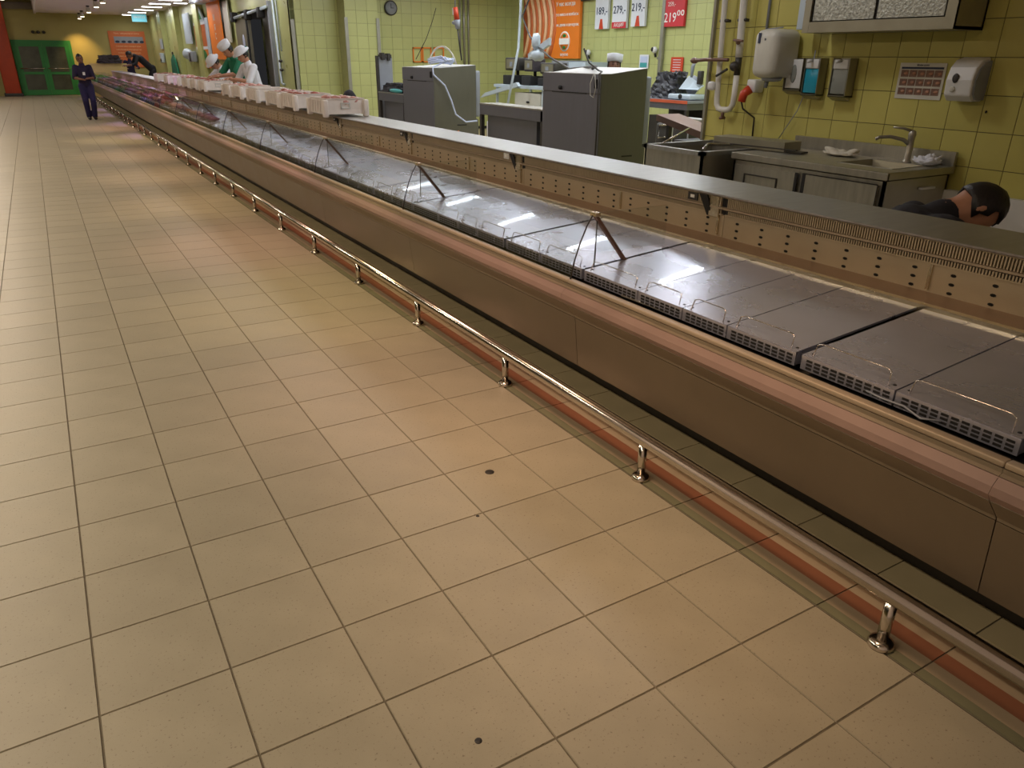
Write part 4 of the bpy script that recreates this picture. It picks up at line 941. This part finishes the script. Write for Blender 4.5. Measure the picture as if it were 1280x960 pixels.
frame_y(515.5, 527.5, 59, 78, 'left thin orange outline frame on the green wall above the hose'); frame_y(527.5, 539.5, 59, 78, 'middle thin orange outline frame on the green wall'); frame_y(541.5, 555, 59, 78, 'right thin orange outline frame on the green wall')
# dark hump behind the first crate
tag(MB().ell((4.02, 7.9, 1.05), (.10, .12, .16), 0, 2).build('dark_hump', M['blackcloth']), 'dark rounded top of something behind the nearest crate', 'cap')
o = [x for x in bpy.data.objects if x.name.startswith('dark_hump')][0]
MB().tube([(4.02, 7.9, 0), (4.02, 7.9, .95)], .03, 8).build('stand', M['dark'], o)
# ================================================================== CORRIDOR WALL
DX = 5.29
t = thing('cold_room_door', 'big dark grey sliding cold room door with an overhead rail', 'door', (5.28, 16.3, 0))
MB().box((-.06, 1.9, .02), (0, 3.3, 2.45)).build('sliding_leaf', M['olive_steel'], t)
MB().box((.3, 0, .02), (.36, 1.9, 2.6)).build('inner_curtain', M['olive_door'], t)
MB().box((-.06, -.10, 0), (.03, .0, 2.7)).box((-.02, 3.3, 0), (.03, 3.4, 2.6)).build('door_frame', M['greyplastic'], t)
MB().tube([(-.10, -.1, 2.58), (-.10, 3.5, 2.46)], .035, 8).build('overhead_rail', M['acwhite'], t)
for y in (.35, 1.6, 3.1): MB().rbox((-.16, y, 2.38), (-.02, y+.22, 2.60), .02).build('roller', M['black'], t)
for y in (1.96,): MB().box((-.09, y, .2), (-.06, y+.1, 2.4)).build('edge_strip', M['black'], t)
for (y, z) in ((2.55, 1.93),): MB().ell((-.065, y, z), (.01, .12, .16)).build('round_sticker', M['hose'], t); MB().box((-.07, 2.3, 1.55), (-.06, 2.85, 1.82)).build('teal_sticker', M['teal'], t)
MB().box((.0, -.2+.25, 1.3), (.03, .12, 2.2)).build('pale_strip', M['acwhite'], t)
t = thing('wall_cabling', 'white conduit and small hooks on the wall right of the cold room door', 'conduit', (5.27, 15.6, 0))
MB().tube([(0, .35, 3.1), (0, .30, 1.05), (0, .12, 1.02)], .03, 8).tube([(0, .12, 3.1), (0, .05, 1.7)], .02, 8).build('conduit_pipe', M['acwhite'], t)
for z in (1.50, 1.32): MB().ell((-.03, .10, z), (.04, .10, .035)).build('hook', M['dark'], t)
# hanging advertising posters, facing -x, seen edge-on down the corridor
def banner(y0, y1, z0, z1, m, label, x=5.22, lines=(), extra=None):
    t = thing('wall_banner', label, 'poster', (x, (y0+y1)/2, (z0+z1)/2)); W, H = (y1-y0)/2, (z1-z0)/2
    MB().box((-.03, -W, -H), (0, W, H)).build('board', m, t)
    for k, (s, z, sz) in enumerate(lines): text_mesh('lettering', s, M['whiteink'], t, (-.033, 0, z), ROT_MX, sz)
    return t, W, H
b1, W, H = banner(20.9, 22.6, 1.50, 2.95, M['orange'], 'tall orange banner nearest to the cold room door', 5.16, (('м', .35, .3), ('я', .1, .3), ('с', -.12, .3)))
b1, W, H = banner(20.15, 20.8, 1.92, 2.9, M['offwhite'], 'narrow pinkish banner right of the tall orange one', 5.22)
b1, W, H = banner(23.2, 25.4, 1.85, 2.45, M['orange2'], 'wide orange banner with a green and white top and small lower sheet')
MB().box((-.036, -W, H), (0, W, H+.08)).build('white_trim', M['paper'], b1)
MB().hexa([(-.04, -.8, H+.08), (0, -.8, H+.08), (0, .9, H+.08), (-.04, .9, H+.08)], [(-.04, .1, H+.62), (0, .1, H+.62), (0, .6, H+.62), (-.04, .6, H+.62)]).build('pointed_top', M['acwhite'], b1)
MB().hexa([(-.045, -.5, H+.14), (-.041, -.5, H+.14), (-.041, .6, H+.14), (-.045, .6, H+.14)], [(-.045, .15, H+.48), (-.041, .15, H+.48), (-.041, .45, H+.48), (-.045, .45, H+.48)]).build('green_print', M['green'], b1)
MB().box((-.036, -W-.1, -H-.60), (0, W-.3, -H)).build('lower_sheet', M['orange'], b1); MB().box((-.038, -W, -H-.08), (0, W, -H)).build('white_trim', M['paper'], b1)
MB().ell((-.045, -.1, -H-.24), (.004, .45, .16)).build('green_badge', M['green'], b1)
banner(22.7, 23.1, 1.45, 2.6, M['acwhite'], 'narrow grey white banner between the two orange ones', 5.14)
banner(26.0, 27.2, 1.95, 2.85, M['acwhite'], 'pale grey striped sheets hanging left of the orange banners', 5.2)
t = thing('hose_reel', 'pale round reel with a grey holder on the corridor wall', 'reel', (5.2, 26.4, 1.62))
MB().ell((-.03, .8, .02), (.12, .75, .18)).build('disc', M['acwhite'], t); MB().rbox((-.12, -.5, -.22), (.05, .2, .10), .03).build('holder', M['greyplastic'], t); MB().rbox((-.14, -.3, -.2), (-.1, -.1, .05), .01).build('dark_slot', M['dark'], t)
t = thing('hanging_apron', 'green apron hanging on a hook on the corridor wall', 'apron', (5.08, 29.6, 1.0))
MB().hexa([(-.05, -.8, -.25), (.0, -.8, -.25), (.0, .8, -.25), (-.05, .8, -.25)], [(-.06, -.35, .45), (.0, -.35, .45), (.0, .5, .45), (-.06, .5, .45)]).build('cloth', M['green_cloth'], t)
MB().hexa([(-.06, -.35, .45), (.0, -.35, .45), (.0, .5, .45), (-.06, .5, .45)], [(-.03, .0, .62), (.0, .0, .62), (.0, .15, .62), (-.03, .15, .62)]).build('bib', M['green_cloth'], t); MB().ell((-.03, .07, .66), (.03, .08, .06)).build('hook', M['dark'], t)
t = thing('paper_dispenser', 'small white dispenser with a sheet above it on the far pilaster', 'dispenser', (5.10, 32.4, 1.52))
MB().rbox((-.12, -.22, -.2), (0, .22, .15), .03).build('body', M['acwhite'], t); MB().box((-.02, -.3, .30), (0, .3, .66)).build('sheet', M['acwhite'], t); MB().ell((-.12, 0, -.1), (.02, .15, .06)).build('outlet', M['dark'], t)
t = thing('air_unit', 'pale blue air conditioning unit above the banners', 'air conditioner', (5.0, 21.8, 2.98))
MB().rbox((-.2, -1.6, -.02), (.2, 1.5, .13), .02).build('housing', M['acwhite'], t); MB().box((-.18, -1.5, -.03), (.18, 1.4, -.018)).build('grille', M['hose'], t)
tag(MB().box((4.35, 15.35, .3), (4.60, 15.75, 1.14)).box((4.36, 15.4, 0), (4.58, 15.7, .3)).build('grey_bin', M['greyplastic']), 'grey box standing behind the worktop near the cold room door', 'box')
# ================================================================== FIGURES
def skin_mesh(verts, radii, edges, sub=1, extra=None, voxel=.012):
    mb = MB(); n = 12; X = Vector((1, 0, 0))
    rr = lambda r_: (r_, r_) if not isinstance(r_, tuple) else r_
    vs = [Vector(v) for v in verts]
    for v, r_ in zip(vs, radii):
        a, b = rr(r_); mb.ell(v, (a, b, (a+b)/2*.9), 0, 2)
    for p, q in edges:
        A, B = vs[p], vs[q]; ra, rb = rr(radii[p]), rr(radii[q])
        if not (isinstance(radii[p], tuple) and isinstance(radii[q], tuple)):
            m_ = lambda r_: min(r_) if isinstance(r_, tuple) else r_
            ra = (m_(radii[p]),)*2; rb = (m_(radii[q]),)*2
            if isinstance(radii[p], tuple) and not isinstance(radii[q], tuple): ra = (min(ra[0], rb[0]*1.25),)*2
        d = (B-A).normalized(); s1 = X-d*X.dot(d)
        if s1.length < .2: s1 = Vector((0, 1, 0))-d*d.y
        s1.normalize(); s2 = d.cross(s1).normalized()
        mb.hexa([A+s1*ra[0]*math.cos(2*PI*k/n)+s2*ra[1]*math.sin(2*PI*k/n) for k in range(n)], [B+s1*rb[0]*math.cos(2*PI*k/n)+s2*rb[1]*math.sin(2*PI*k/n) for k in range(n)])
    if extra: o_ = len(mb.v); mb.v += extra.v; mb.f += [tuple(i+o_ for i in f) for f in extra.f]
    me = bpy.data.meshes.new('t3'); me.from_pydata(mb.v, [], mb.f)
    o2 = link(bpy.data.objects.new('tmp2', me)); rm = o2.modifiers.new('r', 'REMESH'); rm.mode = 'VOXEL'; rm.voxel_size = voxel; rm.use_smooth_shade = True
    sm = o2.modifiers.new('m', 'SMOOTH'); sm.iterations = 3 if voxel > .011 else 1
    dg = bpy.context.evaluated_depsgraph_get(); r_me = bpy.data.meshes.new_from_object(o2.evaluated_get(dg)); bpy.data.objects.remove(o2)
    for p in r_me.polygons: p.use_smooth = True
    return r_me
def ik(a, b, l1, l2, pole):
    a, b = Vector(a), Vector(b); d = b-a; L_ = min(d.length, (l1+l2)*.999); dn = d.normalized(); b = a+dn*L_
    x = (l1*l1-l2*l2+L_*L_)/(2*L_); h = math.sqrt(max(0, l1*l1-x*x)); p = Vector(pole); p = (p-dn*p.dot(dn)).normalized()
    return a+dn*x+p*h, b
def add_obj(name, me, m, parent):
    me.name = name; me.materials.clear(); me.materials.append(m); o = link(bpy.data.objects.new(name, me)); o.parent = parent; return o
def figure(label, loc, rz, pelvis, chest, neck, head, hands, feet, s=1.0, skin='skin', shirt='whitecloth', pants='navy_t', hat=None, hair='hair', sleeve=.55, face=(0, 1, 0), apron=None, group=None, stand=True):
    """local frame: +y forward, +x to the figure's right; metres for a 1.72 m body"""
    t = thing('person', label, 'person', loc, rz, group); t.scale = (s, s, s)
    P, Cc, Nn, H = map(Vector, (pelvis, chest, neck, head)); fwd = Vector(face).normalized()
    V_ = [P, (P+Cc)/2+Vector((0, .01, 0)), Cc, Nn, H]; R_ = [(.145, .105), (.125, .095), (.150, .105), .055, .07]; E_ = [(0, 1), (1, 2), (2, 3), (3, 4)]
    SV = [P, (P+Cc)/2, Cc, Cc.lerp(Nn, .95)]; SR = [(.165, .125), (.150, .118), (.165, .122), .070]; SE = [(0, 1), (1, 2), (2, 3)]
    TV = [P+Vector((0, 0, .06)), P]; TR = [(.155, .118), (.160, .122)]; TE = [(0, 1)]
    ex = MB()
    up = (H-Nn).normalized()
    for i, sx in enumerate((-1, 1)):
        sh = Cc+(Nn-Cc)*.55+Vector((sx*.175, 0, 0)); el, hd = ik(sh, hands[i], .29, .26, (sx*.6, -.6, -.6)); b = len(V_)
        V_ += [sh, el, hd]; R_ += [.055, .042, .028]; E_ += [(2, b), (b, b+1), (b+1, b+2)]
        b2 = len(SV); tip = el.lerp(hd, sleeve-.5 if sleeve > .5 else 0) if sleeve >= .5 else sh.lerp(el, sleeve*2)
        if sleeve > .5: SV += [sh, el, tip]; SR += [.068, .056, .048]; SE += [(2, b2), (b2, b2+1), (b2+1, b2+2)]
        else: SV += [sh, tip]; SR += [.068, .058]; SE += [(2, b2), (b2, b2+1)]
        # hand: palm, four fingers, thumb
        dr = (hd-el).normalized(); side = dr.cross(Vector((0, 0, 1)));
        if side.length < .1: side = Vector((1, 0, 0))
        side.normalize(); nn = side.cross(dr).normalized()
        ex.ell(hd+dr*.045, (.040, .040, .030), 0, 2)
        for k, (fl, off) in enumerate(((.060, -.030), (.072, -.011), (.068, .009), (.052, .028))):
            a = hd+dr*.07+side*off; ex.tube([a, a+dr*fl*.6-nn*.004, a+dr*fl-nn*.022], [.0095, .009, .0075], 6)
        ex.tube([hd+dr*.03+side*(-sx)*.03, hd+dr*.055+side*(-sx)*.058-nn*.01, hd+dr*.085+side*(-sx)*.062-nn*.02], [.012, .011, .009], 6)
        hp = P+Vector((sx*.09, 0, -.04)); ft = Vector(feet[i])+Vector((0, 0, .09)); kn, an = ik(hp, ft, .42, .43, (sx*.1, 1, .25)); b = len(V_)
        V_ += [hp, kn, an]; R_ += [.085, .055, .04]; E_ += [(0, b), (b, b+1), (b+1, b+2)]
        b2 = len(TV); TV += [hp, kn, an+Vector((0, 0, .0))]; TR += [.105, .078, .066]; TE += [(1, b2), (b2, b2+1), (b2+1, b2+2)]
        fx = Vector(feet[i]); sh_m = MB(); sh_m.ell(fx+Vector((0, .06, .045)), (.05, .145, .045), 0, 2); sh_m.ell(fx+Vector((0, -.02, .065)), (.047, .07, .06), 0, 2)
        sh_m.build('shoe', M['shoe'], t)
    # head
    rgt = fwd.cross(up).normalized(); f2 = up.cross(rgt).normalized(); rot = Matrix((rgt, f2, up)).transposed()
    hc = H+up*.045
    ex.ell(hc, (.074, .094, .108), 0, 3, rot); ex.ell(hc+f2*.045-up*.058, (.048, .052, .050), 0, 2, rot)
    ex.ell(hc+f2*.100-up*.018, (.013, .020, .024), 0, 2, rot)
    for sx in (-1, 1): ex.ell(hc+rgt*sx*.076-f2*.008-up*.012, (.012, .022, .032), 0, 2, rot)
    ex.tube([Nn-up*.03, H+up*.02], [.058, .052], 12)
    thin = lambda r_: tuple(v*.80 for v in r_) if isinstance(r_, tuple) else r_*.9
    R_ = [thin(r_) if isinstance(r_, tuple) else r_ for r_ in R_]
    fat = lambda r_: r_
    SR = [fat(r_) for r_ in SR]; TR = [fat(r_) for r_ in TR]
    body = skin_mesh(V_, R_, E_, 1, ex, .010); add_obj('body', body, M[skin], t)
    fm = MB()
    for sx in (-1, 1): fm.ell(hc+rgt*sx*.030+f2*.086+up*.006, (.012, .006, .006), 0, 1, rot); fm.ell(hc+rgt*sx*.030+f2*.088+up*.024, (.019, .005, .004), 0, 1, rot)
    fm.build('eyes_and_brows', M['hair'], t); MB().ell(hc+f2*.094-up*.058, (.024, .005, .006), 0, 1, rot).build('lips', M['brown'], t)
    # hair cap: top and back of the head
    hb = bmesh.new(); bmesh.ops.create_icosphere(hb, subdivisions=3, radius=1)
    kill = [v for v in hb.verts if (v.co.y > .35 and v.co.z < .45) or v.co.z < -.55]
    bmesh.ops.delete(hb, geom=kill, context='VERTS')
    for v in hb.verts:
        j = 1+.03*math.sin(v.co.x*23)*math.cos(v.co.z*19); v.co = Vector((v.co.x*.088*j, v.co.y*.105*j, v.co.z*.120*j))
    hm = MB(); hm.bm(hb, 0, True, Matrix.Translation(hc-f2*.006+up*.006) @ rot.to_4x4()); ho = hm.build('hair', M[hair], t)
    sd = ho.modifiers.new('solid', 'SOLIDIFY'); sd.thickness = .012
    if hat:
        b0 = MB(); z0 = .045
        if hat == 'boat': prof = [(.098, 0), (.106, .02), (.112, .085), (.098, .098), (.03, .088)]
        elif hat == 'brim': prof = [(.15, -.004), (.152, .004), (.108, .014), (.104, .05), (.08, .085), (.03, .1)]
        else: prof = [(.098, 0), (.102, .04), (.104, .09), (.06, .10)]
        mt = Matrix.Translation(hc+up*z0) @ rot.to_4x4() @ Matrix.Scale(1.08, 4, (0, 1, 0))
        tmp = MB().lathe((0, 0, 0), prof, 20); b0.add([mt @ Vector(v) for v in tmp.v], tmp.f, 0, True); b0.build('hat', M['whitecloth'], t)
    add_obj('shirt', skin_mesh(SV, SR, SE, 1, None, .013), M[shirt], t)
    add_obj('trousers', skin_mesh(TV, TR, TE, 1, None, .014), M[pants], t)
    if apron:
        a0 = Cc+Vector((0, .135, .10)); a1 = P+Vector((0, .15, -.32)); mm = MB()
        n = 7
        for k in range(n-1):
            u0, u1 = k/(n-1)*2-1, (k+1)/(n-1)*2-1
            f_ = lambda u, top: Vector((u*(.14 if top else .24), -.05*u*u, 0))
            mm.hexa([a1+f_(u0, 0), a1+f_(u1, 0), a1+f_(u1, 0)+Vector((0, .012, 0)), a1+f_(u0, 0)+Vector((0, .012, 0))], [a0+f_(u0, 1), a0+f_(u1, 1), a0+f_(u1, 1)+Vector((0, .012, 0)), a0+f_(u0, 1)+Vector((0, .012, 0))])
        mm.build('apron', M[apron], t)
    return t
# walking worker in navy beside the counter
figure('person in dark navy work clothes walking along the aisle, forearms folded at the waist', (1.66, 21.7, 0), PI+.05,
       (0, 0, .93), (0, .0, 1.27), (0, .01, 1.45), (0.015, .02, 1.53), [(-.08, .24, 1.08), (.10, .25, 1.06)], [(-.07, .06, 0), (.07, .0, 0)], .95, 'skin_dark', 'navy', 'navy_t', face=(.1, 1, -.1), sleeve=.5)
badge = MB().box((-.03, .125, 1.16), (.03, .14, 1.24)).build('name_badge', M['paper'], [o for o in bpy.data.objects if o.name == 'person'][0])
# staff behind the worktop, all leaning towards it (facing -x)
figure('person in white cotton and round white hat, rightmost of the staff at the crates', (4.02, 13.0, 0), PI/2+.25,
       (0, -.02, .95), (0, .06, 1.28), (0, .11, 1.45), (0, .16, 1.53), [(-.12, .46, 1.18), (.16, .44, 1.16)], [(-.1, .0, 0), (.1, .02, 0)], 1.03, 'skin', 'whitecloth', 'whitecloth', hat='brim', face=(0, 1, -.35), sleeve=.62)
figure('person with white boat cap and green apron bending over the worktop', (3.98, 13.75, 0), PI/2+.35,
       (0, -.05, .98), (0, .08, 1.32), (0, .16, 1.50), (0, .22, 1.57), [(-.16, .56, 1.18), (.14, .54, 1.16)], [(-.1, -.04, 0), (.1, -.02, 0)], 1.06, 'skin', 'green_cloth', 'darkcloth', hat='boat', face=(0, 1, -.5), apron='green_cloth', sleeve=.45)
figure('person with small white hat, half hidden behind the one in the green apron', (3.95, 14.75, 0), PI/2+.3,
       (0, -.06, .92), (0, .10, 1.20), (0, .20, 1.34), (0, .27, 1.40), [(-.2, .60, 1.14), (.12, .60, 1.14)], [(-.1, -.04, 0), (.1, -.02, 0)], 1.03, 'skin', 'whitecloth', 'darkcloth', hat='brim', face=(0, 1, -.6), apron=None, sleeve=.45)
# person crouching by the yellow wall
figure('person with black hair and dark clothes crouching beside the sink cabinet', (4.15, -.01, 0), PI+.95,
       (0, -.34, .46), (0, -.06, .71), (0, .085, .805), (0, .155, .815), [(-.2, .42, .40), (.2, .42, .38)], [(-.14, -.06, 0), (.14, .02, 0)], 1.15, 'skin', 'blackcloth', 'blackcloth', face=(.1, 1, -.75), sleeve=.9)
# person behind the larger machine
figure('person in a tall white cap standing behind the larger steel machine', (6.85, 6.0, 0), -PI/2+.5,
       (0, 0, .93), (0, 0, 1.26), (0, .01, 1.43), (0, .02, 1.50), [(-.2, .3, 1.0), (.2, .3, 1.0)], [(-.1, 0, 0), (.1, 0, 0)], .985, 'skin_dark', 'hose', 'darkcloth', hat='tall', face=(.5, -.8, -.1), sleeve=.9)
# dark clothed people at the far end of the counter
figure('person in black bending over the far end of the counter', (4.5, 33.2, 0), PI/2+.1,
       (0, -.2, .95), (0, .15, 1.32), (0, .38, 1.44), (0, .46, 1.46), [(-.2, .65, 1.1), (.2, .65, 1.1)], [(-.1, -.1, 0), (.1, -.1, 0)], 1.1, 'skin_dark', 'blackcloth', 'blackcloth', face=(0, 1, -.4), sleeve=.9)
figure('person in dark purple clothes facing the far end of the counter', (4.12, 35.3, 0), PI,
       (0, 0, .93), (0, .02, 1.27), (0, .04, 1.45), (0, .05, 1.53), [(-.2, .3, 1.1), (.2, .3, 1.1)], [(-.1, 0, 0), (.1, 0, 0)], .98, 'skin_dark', 'navy', 'navy', face=(.3, 1, -.2), sleeve=.9)
tag(crumple((3.32, 34.75, 1.272), (.40, .16, .14), .75, 5, .8).build('dark_coats', M['darkcloth']), 'long dark bundle of clothes lying on top of the pale yellow board', 'clothes')
